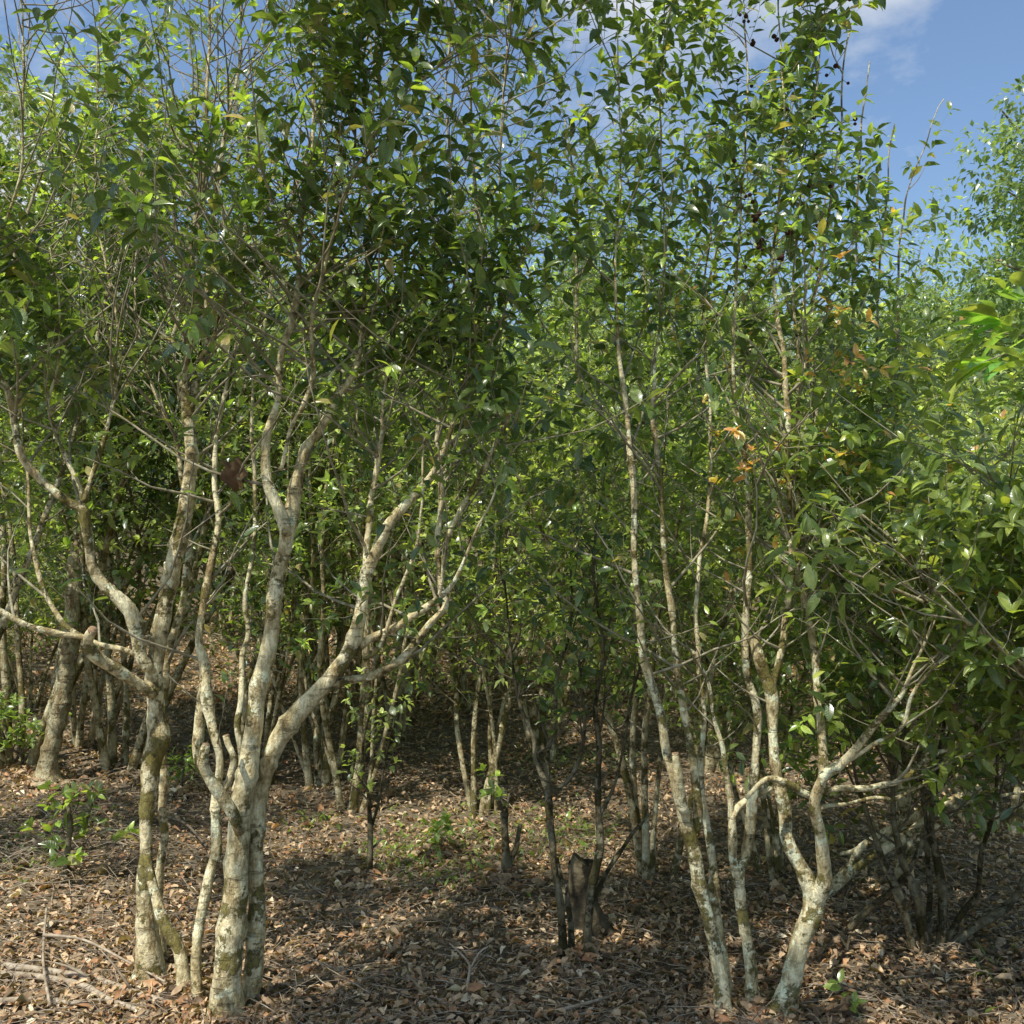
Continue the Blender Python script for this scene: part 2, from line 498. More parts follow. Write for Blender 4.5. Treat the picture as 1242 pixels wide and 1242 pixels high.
E1 = SD.orthogonal().normalized(); E2 = SD.cross(E1)
KD = [None]
def kd_get():
    if KD[0] is None:
        kd = kdtree.KDTree(len(targets))
        for i, t in enumerate(targets): kd.insert(Vector((t.dot(E1), t.dot(E2), 0)), i)
        kd.balance(); KD[0] = kd
    return KD[0]
def shades_target(v, rad=.06):
    hit = kd_get().find(Vector((v.dot(E1), v.dot(E2), 0)))
    if hit[2] is None or hit[2] > rad: return False
    t = targets[hit[1]]
    return (v-t).dot(SD) > .12 and noise.noise(t*6.5) > -.25
def sun_prune(arr, rad=.06):
    """gaps in the crown where the sun comes through to the trunks and the ground"""
    p = arr[0]
    if KD[0] is None:
        kd = kdtree.KDTree(len(targets))
        for i, t in enumerate(targets): kd.insert(Vector((t.dot(E1), t.dot(E2), 0)), i)
        kd.balance(); KD[0] = kd
    kd = KD[0]
    keep = np.ones(len(p), bool)
    sd = np.array(SD)
    q = p-sd[None]*(p[:, 2]/sd[2])[:, None]
    ok = q[:, 1] > .5
    qx, qy = pix(np.where(ok[:, None], q, 5.))
    for i in range(len(p)):
        v = Vector(p[i])
        if ok[i] and -50 < qx[i] < 1300 and 880 < qy[i] < 1300 and in_lit(qx[i], qy[i]):
            keep[i] = False; continue
        hit = kd.find(Vector((v.dot(E1), v.dot(E2), 0)))
        if hit[2] is not None and hit[2] < rad:
            t = targets[hit[1]]
            if (v-t).dot(SD) > .04 and noise.noise(t*6.5) > -.25:
                keep[i] = False
    return [a[keep] for a in arr]

T = {}
GRP = None
# ---- tree A : left, with crooked limbs
bA = G(182, 1192)
A = Tree(bA, 'tea_tree', 'pale mossy left trunk with a crooked limb and a cut brown stub', 'tree', M_BARK)
yA = bA.y
_, a0 = A.limb('trunk', [(182, 1192, 32), (179, 1127, 30), (176, 1077, 22), (176, 1026, 19), (178, 992, 21), (181, 958, 23), (184, 924, 27), (193, 897, 33), (189, 867, 24), (188, 830, 24), (191, 792, 24), (199, 751, 24), (205, 724, 23), (211, 690, 23), (220, 650, 22), (228, 609, 21), (233, 569, 19), (233, 531, 18), (229, 494, 19), (223, 468, 15), (229, 425, 12), (234, 389, 12), (235, 304, 10), (240, 264, 9), (248, 203, 8), (249, 135, 7), (249, 50, 6), (252, -80, 4), (258, -260, 3)], yA, yA+.15, root=True)
_, a1 = A.limb('limb', [(230, 500, 12), (238, 460, 13), (250, 430, 12), (251, 365, 12), (255, 304, 12), (259, 237, 11), (270, 189, 10), (281, 135, 8), (291, 68, 6), (300, -60, 5), (318, -240, 3)], yA+.1, yA+.2)
_, a2 = A.limb('limb', [(181, 812, 16), (172, 795, 18), (169, 772, 20), (162, 741, 20), (135, 714, 17), (115, 687, 15), (107, 657, 14), (100, 616, 15), (84, 606, 12), (51, 579, 12), (27, 552, 11), (17, 521, 11), (5, 474, 10), (-14, 440, 9), (-10, 340, 8), (20, 220, 6), (30, 60, 5), (10, -120, 3)], yA, yA-.35)
_, a3 = A.limb('limb', [(100, 612, 8), (97, 589, 7), (84, 555, 6), (73, 528, 5), (62, 490, 5), (70, 400, 4), (60, 300, 3)], yA-.15, yA-.1, sides=8)
_, a4 = A.limb('limb', [(102, 610, 9), (110, 590, 9), (118, 562, 8), (127, 531, 7), (135, 488, 6), (140, 454, 6), (138, 380, 5), (120, 280, 4), (118, 150, 3), (120, 0, 2)], yA-.15, yA+.2, sides=8)
_, a5 = A.limb('limb', [(185, 842, 16), (172, 832, 16), (145, 816, 17), (118, 796, 17), (110, 780, 16), (113, 764, 15)], yA, yA-.22, cut=True)
_, a6 = A.limb('limb', [(112, 776, 8), (92, 771, 8), (67, 768, 9), (34, 758, 9), (0, 738, 8), (-60, 700, 7), (-110, 600, 5), (-130, 450, 4)], yA-.2, yA-.5, sides=8)
_, a7 = A.limb('limb', [(180, 800, 9), (150, 786, 8), (118, 778, 7), (81, 762, 8), (62, 738, 8), (54, 720, 7), (44, 677, 6), (37, 636, 5), (30, 560, 4), (22, 470, 3)], yA+.05, yA+.3, sides=8)
A.limb('limb', [(223, 1222, 17), (223, 1178, 18), (216, 1144, 17), (203, 1121, 16), (190, 1085, 14), (183, 1055, 13), (178, 1035, 10)], yA-.12, yA-.02, root=True)
A.limb('limb', [(197, 1190, 10), (195, 1060, 12), (198, 1010, 13), (197, 980, 10)], yA+.12, yA+.1, root=True, cut=True)
_, a8 = A.limb('limb', [(196, 985, 11), (199, 900, 10), (203, 830, 10), (204, 792, 11), (216, 741, 11), (224, 690, 10), (228, 640, 9), (221, 572, 8), (212, 530, 7), (196, 500, 6), (176, 440, 5), (168, 330, 4), (175, 200, 3)], yA+.12, yA+.3, root=False)
# ---- tree B : thick twin trunk
bB = G(276, 1238)
B = Tree(bB, 'tea_tree', 'thickest pale twin trunk at left with forked stubs and a wide limb sweeping right', 'tree', M_BARK_B)
yB = bB.y
_, b0 = B.limb('trunk', [(273, 1236, 38), (276, 1178, 41), (282, 1110, 38), (287, 1043, 33), (291, 992, 30), (299, 941, 28), (304, 908, 27), (309, 857, 24), (316, 826, 26), (326, 792, 23), (333, 751, 22), (338, 707, 21), (347, 663, 21), (352, 632, 26), (359, 600, 18), (366, 562, 16), (372, 540, 14), (389, 522, 13), (402, 500, 14), (410, 482, 13), (430, 452, 11), (438, 400, 9), (446, 300, 8), (451, 220, 7), (452, 120, 6), (455, 0, 5), (450, -180, 3)], yB, yB+.25, root=True)
_, b1 = B.limb('limb', [(348, 650, 17), (336, 612, 17), (326, 582, 16), (323, 548, 14), (326, 520, 12), (335, 487, 10), (341, 430, 11), (353, 389, 13), (361, 340, 11), (366, 304, 10), (375, 237, 8), (382, 135, 6), (380, 0, 5), (386, -170, 3)], yB+.05, yB+.15)
_, b2 = B.limb('limb', [(340, 570, 7), (352, 520, 7), (372, 487, 8), (385, 447, 9), (379, 400, 8), (382, 360, 9), (396, 314, 8), (408, 270, 7), (425, 210, 6), (430, 120, 5), (470, -40, 3)], yB+.1, yB-.1, sides=8)
_, b3 = B.limb('limb', [(238, 440, 6), (260, 406, 6), (281, 348, 7), (310, 310, 6), (338, 277, 6), (380, 243, 6), (419, 216, 6), (447, 189, 5), (465, 150, 5), (481, 125, 5), (535, 74, 4), (583, 44, 3), (650, 52, 2)], yA+.1, yB-.35, sides=8)
_, b4 = B.limb('trunk', [(303, 1215, 24), (306, 1170, 26), (309, 1110, 26), (308, 1043, 22), (311, 992, 23), (320, 941, 24), (335, 901, 26), (358, 867, 26), (382, 843, 24), (410, 812, 24), (428, 785, 22), (440, 748, 18), (447, 707, 18), (457, 677, 16), (471, 640, 16), (495, 606, 13), (525, 569, 9), (548, 520, 7), (575, 430, 6), (600, 300, 5), (610, 160, 4), (615, -40, 3)], yB+.09, yB+.1, root=True)
_, b5 = B.limb('limb', [(428, 790, 14), (448, 775, 12), (468, 765, 11), (505, 745, 10), (535, 724, 9), (556, 700, 6), (575, 650, 4), (600, 600, 3), (615, 540, 2)], yB+.1, yB-.1, sides=9)
_, b6 = B.limb('limb', [(445, 735, 9), (444, 700, 10), (444, 663, 10), (447, 623, 9), (451, 589, 8), (464, 531, 6), (470, 440, 5), (490, 330, 4), (500, 180, 3)], yB+.12, yB+.3, sides=9)
_, b7 = B.limb('limb', [(392, 840, 13), (407, 829, 12), (444, 822, 12), (470, 808, 12), (488, 795, 12), (518, 758, 10), (542, 734, 9), (536, 705, 8), (531, 657, 9), (533, 589, 9), (530, 521, 7), (536, 470, 6), (530, 380, 5), (545, 250, 4), (540, 100, 3), (560, -60, 2)], yB+.1, yB+.35, sides=9)
_, b8 = B.limb('limb', [(530, 735, 6), (534, 690, 6), (540, 657, 7), (556, 620, 7), (579, 579, 7), (603, 528, 6), (618, 503, 6)], yB+.15, yB, sides=8, cut=True)
B.limb('limb', [(291, 1010, 14), (281, 982, 16), (267, 958, 17), (254, 931, 15), (249, 910, 14), (250, 903, 11)], yB-.02, yB-.12, cut=True)
B.limb('limb', [(268, 962, 12), (278, 948, 11), (282, 925, 10), (277, 905, 10), (274, 892, 9)], yB-.07, yB-.02, cut=True)
B.limb('limb', [(284, 960, 9), (292, 925, 9), (289, 880, 9), (294, 850, 9), (296, 800, 8), (304, 768, 8), (301, 724, 7), (311, 640, 6), (310, 500, 5), (318, 380, 4)], yB+.2, yB+.5, sides=8)
B.limb('limb', [(441, 800, 7), (462, 780, 6), (480, 720, 5), (500, 668, 5), (512, 610, 4), (520, 520, 3)], yB+.05, yB+.0, sides=7)
# thin young stem between the two trunks
bN = G(237, 1225)
Nn = Tree(bN, 'tea_tree', 'slender pale stem standing between the two thick left trunks', 'tree', M_BARK_B)
_, n0 = Nn.limb('trunk', [(237, 1224, 12), (238, 1161, 14), (245, 1110, 14), (252, 1060, 16), (261, 1029, 16), (262, 975, 13), (266, 925, 12), (256, 880, 13), (250, 850, 15), (250, 809, 15), (243, 775, 13), (252, 724, 12), (260, 674, 10), (267, 630, 9), (262, 560, 7), (276, 470, 6), (290, 380, 5), (300, 250, 4), (296, 100, 3)], bN.y, bN.y+.5, root=True)
_, n1 = Nn.limb('limb', [(243, 930, 16), (240, 901, 18), (245, 860, 16), (250, 825, 13)], bN.y+.28, bN.y+.3, root=False)
# ---- tree C
bC = G(877, 1236)
C = Tree(bC, 'tea_tree', 'slim leaning pair of lichen-white trunks, leftmost of the three right-hand trees', 'tree', M_BARK_C, sides=12)
yC = bC.y
_, c0 = C.limb('trunk', [(877, 1236, 17), (871, 1178, 19), (859, 1118, 18), (846, 1068, 20), (843, 1032, 20), (834, 993, 18), (824, 957, 16), (808, 915, 13), (800, 865, 12), (791, 829, 12), (782, 792, 11), (776, 724, 10), (769, 657, 9), (764, 596, 9), (758, 538, 8), (757, 471, 8), (753, 400, 6), (748, 300, 5), (755, 180, 4), (745, 40, 3), (750, -140, 2)], yC, yC+.1, root=True)
C.limb('limb', [(830, 985, 14), (824, 955, 15), (820, 930, 12), (819, 914, 11)], yC-.01, yC-.05, cut=True)
_, c1 = C.limb('limb', [(843, 1010, 13), (846, 980, 13), (844, 947, 13), (836, 893, 11), (824, 840, 10), (819, 790, 9), (816, 741, 9), (806, 680, 8), (798, 620, 8), (796, 555, 8), (793, 500, 7), (800, 400, 5), (808, 290, 4), (802, 140, 4), (815, -60, 3)], yC+.04, yC+.3)
_, c2 = C.limb('trunk', [(889, 1228, 12), (880, 1178, 13), (870, 1110, 14), (864, 1053, 14), (857, 1000, 12), (850, 950, 10), (852, 880, 8), (846, 800, 7), (850, 700, 6), (862, 560, 5), (855, 400, 4), (862, 220, 3)], yC+.08, yC+.35, root=True)
# ---- tree D
bD = G(909, 1228)
D = Tree(bD, 'tea_tree', 'thin mottled trunk forking at knee height between two paler right-hand trees', 'tree', M_BARK_C, sides=12)
yD = bD.y
_, d0 = D.limb('trunk', [(909, 1226, 16), (910, 1178, 16), (901, 1118, 16), (894, 1061, 17), (907, 1039, 14), (914, 997, 14), (914, 947, 14), (916, 904, 13), (917, 861, 12), (908, 815, 11), (905, 760, 10), (911, 700, 9), (905, 640, 9), (899, 560, 7), (893, 450, 6), (897, 300, 5), (905, 160, 4), (900, 0, 3), (905, -150, 2)], yD, yD+.2, root=True)
_, d1 = D.limb('limb', [(894, 1065, 12), (888, 1030, 12), (886, 989, 12), (897, 972, 9), (915, 964, 8), (935, 956, 8)], yD, yD+.1, sides=9)
_, d2 = D.limb('limb', [(886, 995, 10), (882, 940, 8), (876, 900, 7), (866, 868, 6), (858, 830, 5), (840, 790, 4)], yD+.05, yD, sides=8)
# ---- tree E
bE = G(947, 1238)
E = Tree(bE, 'tea_tree', 'stout Y-forked trunk at right with orange-brown bark and branches spreading right', 'tree', M_BARK_C, sides=14)
yE = bE.y
_, e0 = E.limb('trunk', [(946, 1238, 29), (959, 1182, 28), (974, 1132, 30), (987, 1098, 34), (973, 1055, 22), (958, 1018, 20), (955, 982, 19), (942, 943, 16), (937, 904, 16), (935, 868, 16), (934, 836, 17), (923, 799, 16), (914, 772, 13)], yE, yE+.08, root=True, cut=True)
_, e1 = E.limb('trunk', [(986, 1105, 25), (996, 1075, 22), (997, 1055, 19), (993, 1011, 16), (988, 975, 17), (1000, 943, 16), (1014, 932, 14), (1030, 918, 14), (1049, 897, 12), (1074, 865, 10), (1096, 838, 7), (1112, 800, 5), (1140, 740, 4)], yE+.02, yE-.25)
_, e2 = E.limb('limb', [(988, 972, 12), (999, 929, 11), (997, 886, 12), (992, 840, 11), (988, 792, 10), (980, 740, 9), (970, 690, 9), (965, 643, 9), (967, 589, 8), (978, 548, 9), (988, 504, 8), (984, 471, 8), (971, 425, 7), (972, 390, 7), (988, 355, 6), (1005, 277, 6), (1012, 210, 5), (1022, 120, 4), (1030, 40, 3)], yE+.05, yE+.35, sides=10, lw=1.1)
_, e3 = E.limb('limb', [(935, 850, 10), (945, 800, 9), (955, 740, 9), (960, 690, 9), (957, 623, 8), (956, 555, 8), (952, 488, 8), (949, 420, 8), (943, 360, 8), (940, 310, 6), (946, 220, 5), (950, 120, 4), (946, 0, 3), (940, -130, 2)], yE+.06, yE+.3, sides=10, lw=1.1)
_, e4 = E.limb('limb', [(962, 640, 6), (966, 560, 6), (967, 480, 6), (965, 420, 6), (960, 350, 5), (968, 240, 4), (985, 130, 3), (1000, -10, 3)], yE+.25, yE+.2, sides=8)
_, e5 = E.limb('limb', [(990, 968, 10), (971, 963, 12), (949, 954, 11), (930, 950, 7), (905, 968, 6)], yE, yE-.1, sides=9)
_, e6 = E.limb('limb', [(990, 962, 9), (1013, 957, 8), (1040, 958, 9), (1067, 953, 9), (1098, 944, 8), (1135, 915, 7), (1180, 893, 5), (1215, 850, 3)], yE, yE+.1, sides=8)
_, e7 = E.limb('limb', [(995, 980, 7), (1030, 974, 6), (1060, 968, 6), (1085, 966, 6), (1110, 955, 5), (1150, 945, 4)], yE, yE+.35, sides=8)
_, e8 = E.limb('limb', [(1020, 928, 7), (1060, 900, 7), (1090, 880, 6), (1105, 845, 5), (1130, 815, 4), (1190, 780, 3)], yE-.08, yE-.3, sides=8)
# ---- leaning tree beyond
b = G(1000, 1092)
Ln = Tree(b, 'tea_tree', 'low tree leaning right with mossy crossing limbs', 'tree', M_BARK_C, sides=11)
yL = b.y
_, l0 = Ln.limb('trunk', [(985, 1096, 16), (1010, 1075, 17), (1042, 1050, 15), (1078, 1028, 14), (1106, 1011, 13), (1142, 982, 12), (1177, 964, 12), (1216, 947, 11), (1242, 932, 10), (1300, 880, 8), (1340, 780, 6)], yL, yL-.4, root=False)
_, l1 = Ln.limb('limb', [(1030, 1055, 9), (1045, 1028, 10), (1085, 1004, 10), (1113, 989, 12), (1134, 964, 13), (1166, 936, 13), (1192, 926, 10), (1216, 915, 9), (1242, 905, 8), (1300, 860, 6)], yL-.05, yL-.5)
_, l2 = Ln.limb('limb', [(1166, 938, 9), (1177, 911, 9), (1191, 893, 8), (1215, 884, 8), (1242, 874, 7), (1280, 840, 5)], yL-.4, yL-.7, sides=9)
_, l3 = Ln.limb('limb', [(1106, 1008, 7), (1130, 1004, 6), (1160, 985, 6), (1200, 970, 5), (1250, 960, 4)], yL-.2, yL-.1, sides=8)
_, l4 = Ln.limb('limb', [(1020, 1035, 6), (1060, 1020, 7), (1090, 1012, 7), (1120, 1000, 5)], yL+.1, yL-.1, sides=8)
# ---- dark clump right
bF = G(1127, 1160)
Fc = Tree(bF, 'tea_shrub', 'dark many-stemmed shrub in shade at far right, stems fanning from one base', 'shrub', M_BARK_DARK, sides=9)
yF = bF.y
fpaths = []
for k, pts in enumerate([[(1112, 1158, 14), (1106, 1149, 14), (1095, 1103, 14), (1081, 1068, 13), (1067, 1039, 9), (1050, 980, 6), (1030, 900, 4)],
            [(1125, 1162, 14), (1117, 1110, 15), (1102, 1071, 13), (1088, 1029, 10), (1082, 960, 7), (1090, 880, 5), (1085, 780, 3)],
            [(1136, 1160, 13), (1144, 1096, 13), (1141, 1039, 12), (1133, 1000, 9), (1140, 930, 7), (1150, 840, 5), (1140, 720, 3)],
            [(1138, 1158, 10), (1178, 1125, 12), (1220, 1100, 11), (1241, 1072, 9), (1270, 1000, 7), (1280, 900, 5)],
            [(1140, 1150, 9), (1170, 1103, 9), (1188, 1082, 8), (1192, 1040, 7), (1205, 980, 5), (1210, 880, 4)],
            [(1030, 1127, 11), (1056, 1103, 11), (1081, 1080, 10), (1100, 1055, 8), (1120, 1010, 5)],
            [(1128, 1150, 8), (1130, 1090, 8), (1124, 1040, 7), (1122, 990, 6), (1115, 900, 5), (1120, 800, 3)]]):
    fpaths.append(Fc.limb('stem', pts, yF+.02*k, yF+.1*(k % 4)-.1, lit=False)[1])
# ---- thin dark tree centre
bG = G(694, 1171)
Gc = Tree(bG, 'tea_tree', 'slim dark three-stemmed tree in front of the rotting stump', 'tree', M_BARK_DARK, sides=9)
yG = bG.y
gp = []
for k, pts in enumerate([[(684, 1171, 11), (681, 1110, 11), (671, 1056, 10), (667, 992, 10), (665, 955, 11), (650, 921, 6), (647, 891, 6), (630, 847, 5), (618, 780, 4), (612, 700, 3)],
            [(698, 1171, 9), (692, 1110, 8), (684, 1070, 6), (676, 1040, 4)],
            [(711, 1166, 10), (716, 1097, 11), (725, 1029, 12), (725, 975, 10), (725, 908, 8), (721, 857, 7), (730, 780, 5), (722, 680, 4), (735, 560, 3)],
            [(718, 1095, 7), (735, 1065, 7), (752, 1033, 6), (769, 1006, 5), (790, 985, 3)],
            [(666, 958, 8), (668, 915, 7), (676, 880, 6), (678, 830, 5), (690, 760, 4), (694, 680, 3)],
            [(667, 960, 7), (690, 945, 6), (704, 915, 6), (708, 870, 5), (702, 800, 4)],
            [(726, 990, 7), (745, 950, 5), (760, 900, 4), (768, 840, 4), (790, 760, 3)]]):
    gp.append(Gc.limb('stem', pts, yG+.03*k, yG+.03*k+.12, lit=False, root=(k < 3))[1])

DENS = 3.7
CHECK[0] = True
# crowns ------------------------------------------------------------
def crown(t, paths, zmin, per_m, Lr, style='tea', dens=None, **kw):
    dens = dens or DENS
    for p in paths:
        grow_on(t.rd, t.tw, t.lv, p, zmin, per_m*dens, Lr, style, spacing=.024, **kw)
        k2 = dict(kw); k2['leafy'] = .3; k2['tspace'] = .14; k2['zmax'] = 2.5
        grow_on(t.rd, t.tw, t.lv, p, max(.95, zmin-.8), 3.2, (Lr[0]*1.4, Lr[1]*1.5), style, **k2)

for px_ in range(950, 1280, 10):
    for py_ in range(540, 800, 10):
        if noise.noise(Vector((px_*.02, py_*.02, 3))) > -.12: 
            targets.append(P(px_, py_, 3.3)); targets.append(P(px_, py_, 2.75))
crown(A, [a0, a1, a2, a4], 2.0, 7.5, (.35, .85), young=.6, ll=.08)
crown(A, [a3, a6, a7, a8], 1.9, 6, (.25, .6), young=.5, ll=.085)
crown(B, [b0, b1, b2, b3, b4], 2.1, 7.5, (.35, .85), young=.55, ll=.08)
crown(B, [b5, b6, b7], 1.75, 6.5, (.3, .7), young=.5, ll=.08)
crown(Nn, [n0], 1.7, 5, (.25, .6), young=.4)
crown(C, [c0, c1, c2], 1.75, 6.5, (.25, .65), dens=1.1, young=.45, ll=.075)
crown(D, [d0, d2], 1.6, 6, (.25, .6), 'tea', dens=1.1, young=.5, ll=.075)
crown(E, [e2, e3, e4], 2.2, 6, (.22, .5), 'tea', dens=1.1, young=.5, ll=.075)
crown(E, [e2, e3], 1.35, 6, (.15, .45), 'amber', dens=3.4, young=.8, ll=.062, zmax=2.2)
crown(E, [e1, e8], 1.05, 12, (.3, .7), 'warm', dens=1.5, young=.5, ll=.07)
crown(E, [e6, e7], .7, 5, (.25, .5), 'warm', dens=1.15, young=.4, ll=.07, leafy=.7)
crown(Ln, [l0, l1, l2, l3], .5, 11, (.3, .75), 'warm', dens=1.5, young=.45, ll=.065)
crown(Fc, fpaths, .42, 10, (.25, .6), 'tea', dens=1.15, young=.4, ll=.07)
crown(Gc, gp, .75, 8, (.15, .42), 'tea', dens=.7, young=.25, ll=.065, leafy=.8)
for (t_, ps_) in ((C, [c0, c1, c2]), (D, [d0, d2]), (E, [e0, e1, e2, e3, e4]), (Nn, [n0]), (B, [b5, b6, b7, b8]), (Gc, gp)):
    for p_ in ps_: grow_on(t_.rd, t_.tw, t_.lv, p_, .85, 5.5, (.15, .55), 'tea', zmax=2.1, young=.6, ll=.055, leafy=.75, tspace=.1, r0=.004)
# hanging seed pods on the tall right tree
rdp = random.Random(5)
pods = rdp.sample([d for p in (e2, e3, e4, d0) for d in p if d[0].z > 2.6], 46)
for (p, r) in pods:
    q = p+rvec(rdp)*rdp.uniform(.03, .14)
    t = Tubes()
    for k in range(rdp.choice((1, 2, 3))):
        c = q+rvec(rdp)*.012; rr = rdp.uniform(.006, .0105)
        t.tube([(c+Vector((0, 0, rr*z)), rr*w) for z, w in ((1, .15), (.75, .65), (.2, 1), (-.4, .9), (-.9, .3))], 6)
    t.tube([(p, .0012), (q, .001)], 3, cap=False)
    add_obj('seed_pod', t.mesh('seed_pod', M_POD, E.base), E.root)

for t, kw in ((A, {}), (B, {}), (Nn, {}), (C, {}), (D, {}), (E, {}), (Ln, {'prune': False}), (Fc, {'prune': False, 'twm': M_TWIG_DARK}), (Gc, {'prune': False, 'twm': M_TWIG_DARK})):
    t.finish(**kw)

# ---- a tree just left of the viewer, whose crown shades the ground in front
bV = Vector((-1.6, .2, gh(-1.6, .2)))
V_ = Tree(bV, 'tea_tree', 'tea tree standing just outside the left of the view', 'tree', M_BARK, sides=9)
rd = random.Random(21); vp = []
for (ex, ey) in ((-1.9, 3.5), (-1.1, 3.5), (-.3, 3.4), (-1.0, 2.6), (-.1, 2.6), (.6, 3.3), (-1.9, 2.6), (.5, 2.6), (-.6, 2.1), (.2, 2.0), (-2.2, 3.2), (-.7, 3.0)):
    ey -= 1.1; e = Vector((ex, ey, 4.3)); dd = catmull([(bV+Vector((rd.uniform(-.1, .1), rd.uniform(-.1, .1), -.05)), .035), (bV+Vector((-.1, -.2, 1.4)), .027), (Vector((-1.5+.3*ex, .2+.1*ey, 3.0)), .02), (Vector((ex*.85-.2, ey*.85, 3.75)), .014), (e, .007)], .04)
    t = Tubes(); t.tube(dd, 8, .15); add_obj('stem', t.mesh('stem', M_BARK, bV), V_.root); vp.append(dd)
CHECK[0] = True
for p in vp: grow_on(V_.rd, V_.tw, V_.lv, p, 3.45, 26, (.3, .7), 'tea', elev=(.0, 1.0), young=.4, ll=.09)
V_.finish(tpl=T_LO, prune=.11)

# ---- right edge: a warm-leaved bush close by and a long-leaved sapling branch
bW = Vector((2.35, 3.3, gh(2.35, 3.3)))
W = Tree(bW, 'tea_shrub', 'bushy shrub at right edge with large glossy leaves and yellow new growth', 'shrub', M_BARK_FAR, sides=9)
rd = random.Random(11)
wp = []
for k in range(9):
    az = rd.uniform(2.0, 4.6)
    q = bW.copy(); d = Vector((math.cos(az)*.35, math.sin(az)*.2, 1)).normalized(); pts = [(q.copy(), .02)]
    for i in range(7):
        d = (d+rvec(rd)*.18+Vector((math.cos(az)*.16, math.sin(az)*.06, .02))).normalized(); q = q+d*.30; pts.append((q.copy(), .02*(1-.12*(i+1))))
    dd = catmull(pts, .04); t = Tubes(); t.tube(dd, 8, .12); add_obj('stem', t.mesh('stem', M_BARK_FAR, bW), W.root); wp.append(dd)
crown(W, wp, .75, 8, (.25, .6), 'warm', dens=1.5, young=.45, ll=.08, zmax=1.95)
W.finish(prune=False)

bX = Vector((2.25, 2.95, gh(2.25, 2.95)))
X = Tree(bX, 'sapling', 'young tree at right edge with long bright green pointed leaves in fans', 'tree', M_BARK_FAR, sides=8)
t = Tubes(); xs = catmull([(bX-Vector((0, 0, .05)), .022), (bX+Vector((-.1, .05, 1)), .018), (bX+Vector((-.25, .1, 1.8)), .013), (bX+Vector((-.45, .15, 2.25)), .007)], .05)
t.tube(xs, 8, .1); add_obj('stem', t.mesh('stem', M_BARK_FAR, bX), X.root)
for (px, py, Y) in ((1205, 380, 2.7), (1175, 400, 2.75), (1230, 420, 2.6), (1215, 350, 2.85), (1240, 470, 2.8), (1190, 440, 2.9), (1235, 395, 2.9)):
    tip = P(px, py, Y); st = xs[int(len(xs)*rd.uniform(.7, .95))][0]
    X.tw.tube(catmull([(st, .005), (st.lerp(tip, .5)+Vector((0, 0, .05)), .0035), (tip, .002)], .05), 5, cap=False)
    n = 9
    ax = (tip-st).normalized()
    for i in range(n):
        a = rd.uniform(-1.5, 1.5); side = ax.cross(Vector((0, 0, 1))).normalized()
        ld = (ax*math.cos(a)+side*math.sin(a)+Vector((0, 0, rd.uniform(-.35, .25)))).normalized()
        X.lv.add(tip-ax*rd.uniform(0, .12), ld, Vector((0, 0, 1))+rvec(rd)*.45, rd.uniform(.11, .17), tuple(c_*rd.uniform(1.0, 1.5) for c_ in leaf_colour(rd, 0, 'bright')), .3)
X.finish(prune=False, name='leaves')

# slender shoot against the sky right of the tall trees
bS = G(1075, 1050); bS = Vector((P(1080, 900, 4.6).x, 4.6, 0)); bS.z = gh(bS.x, bS.y)
Sh = Tree(bS, 'tea_tree', 'slender tree whose bare shoot tips stand against blue sky', 'tree', M_BARK_FAR, sides=8)
sp = []
for k, pts in enumerate([[(1100, 960, 12), (1095, 800, 10), (1080, 650, 9), (1085, 500, 8), (1088, 380, 6), (1092, 290, 5), (1102, 230, 3), (1125, 170, 3), (1145, 120, 2)],
            [(1090, 940, 10), (1060, 780, 9), (1045, 600, 7), (1062, 450, 6), (1066, 330, 5), (1072, 240, 4), (1085, 150, 3)],
            [(1085, 940, 9), (1020, 700, 8), (1025, 520, 7), (1035, 380, 6), (1040, 250, 5), (1046, 150, 4), (1055, 75, 3)]]):
    sp.append(Sh.limb('stem', pts, 4.6, 4.4, lit=False, root=True)[1])
crown(Sh, sp, .9, 8, (.2, .5), 'warm', dens=1.15, young=.45, ll=.08, zmax=2.25)
crown(Sh, sp, 2.25, 5.0, (.08, .2), 'tea', dens=1.15, young=.5, ll=.075, zmax=3.3, leafy=.8, tspace=.12)
Sh.finish(prune=False, tpl=T_MID)

CHECK[0] = False
# ------------------------------------------------------------------ background tea trees (prototypes + copies)
def make_proto(seed, nst, height, spread, style, zleaf, leafcol_young=.5, perm=7, thick=.022, tpl=T_LO):
    rd = random.Random(seed)
    root = bpy.data.objects.new('tea_tree', None); COL.objects.link(root)
    tw = Tubes(); lv = Leaves(); zero = Vector((0, 0, 0))
    for k in range(nst):
        az = rd.uniform(0, 6.28); q = Vector((math.cos(az)*.07*rd.random()*2, math.sin(az)*.07*rd.random()*2, -.05))
        r = thick*rd.uniform(.6, 1.25); H = height*rd.uniform(.75, 1.1); n = 9
        lean = spread*rd.uniform(.2, 1)
        d = Vector((math.cos(az)*lean, math.sin(az)*lean, 1)).normalized(); pts = [(q.copy(), r*1.3)]
        for i in range(n):
            d = (d+rvec(rd)*.17+Vector((0, 0, .10))).normalized(); q = q+d*H/n
            pts.append((q.copy(), r*(1-.85*((i+1)/n)**1.1)))
        dd = catmull(pts, .06); t = Tubes(); t.tube(dd, 7, .15, 14, True, seed)
        add_obj('stem', t.mesh('stem', M_BARK_FAR, zero), root)
        grow_on(rd, tw, lv, dd, zleaf, perm*1.35, (.3, .8), style, elev=(-.1, .8), tspace=.13, sides=3, spacing=.036, young=leafcol_young, ll=.085, tl=(.14, .36))
    add_obj('twigs', tw.mesh('twigs', M_TWIG, zero), root)
    add_obj('crown', leaf_mesh('crown', lv.arrays(), tpl, M_LEAF_FAR), root)
    return root

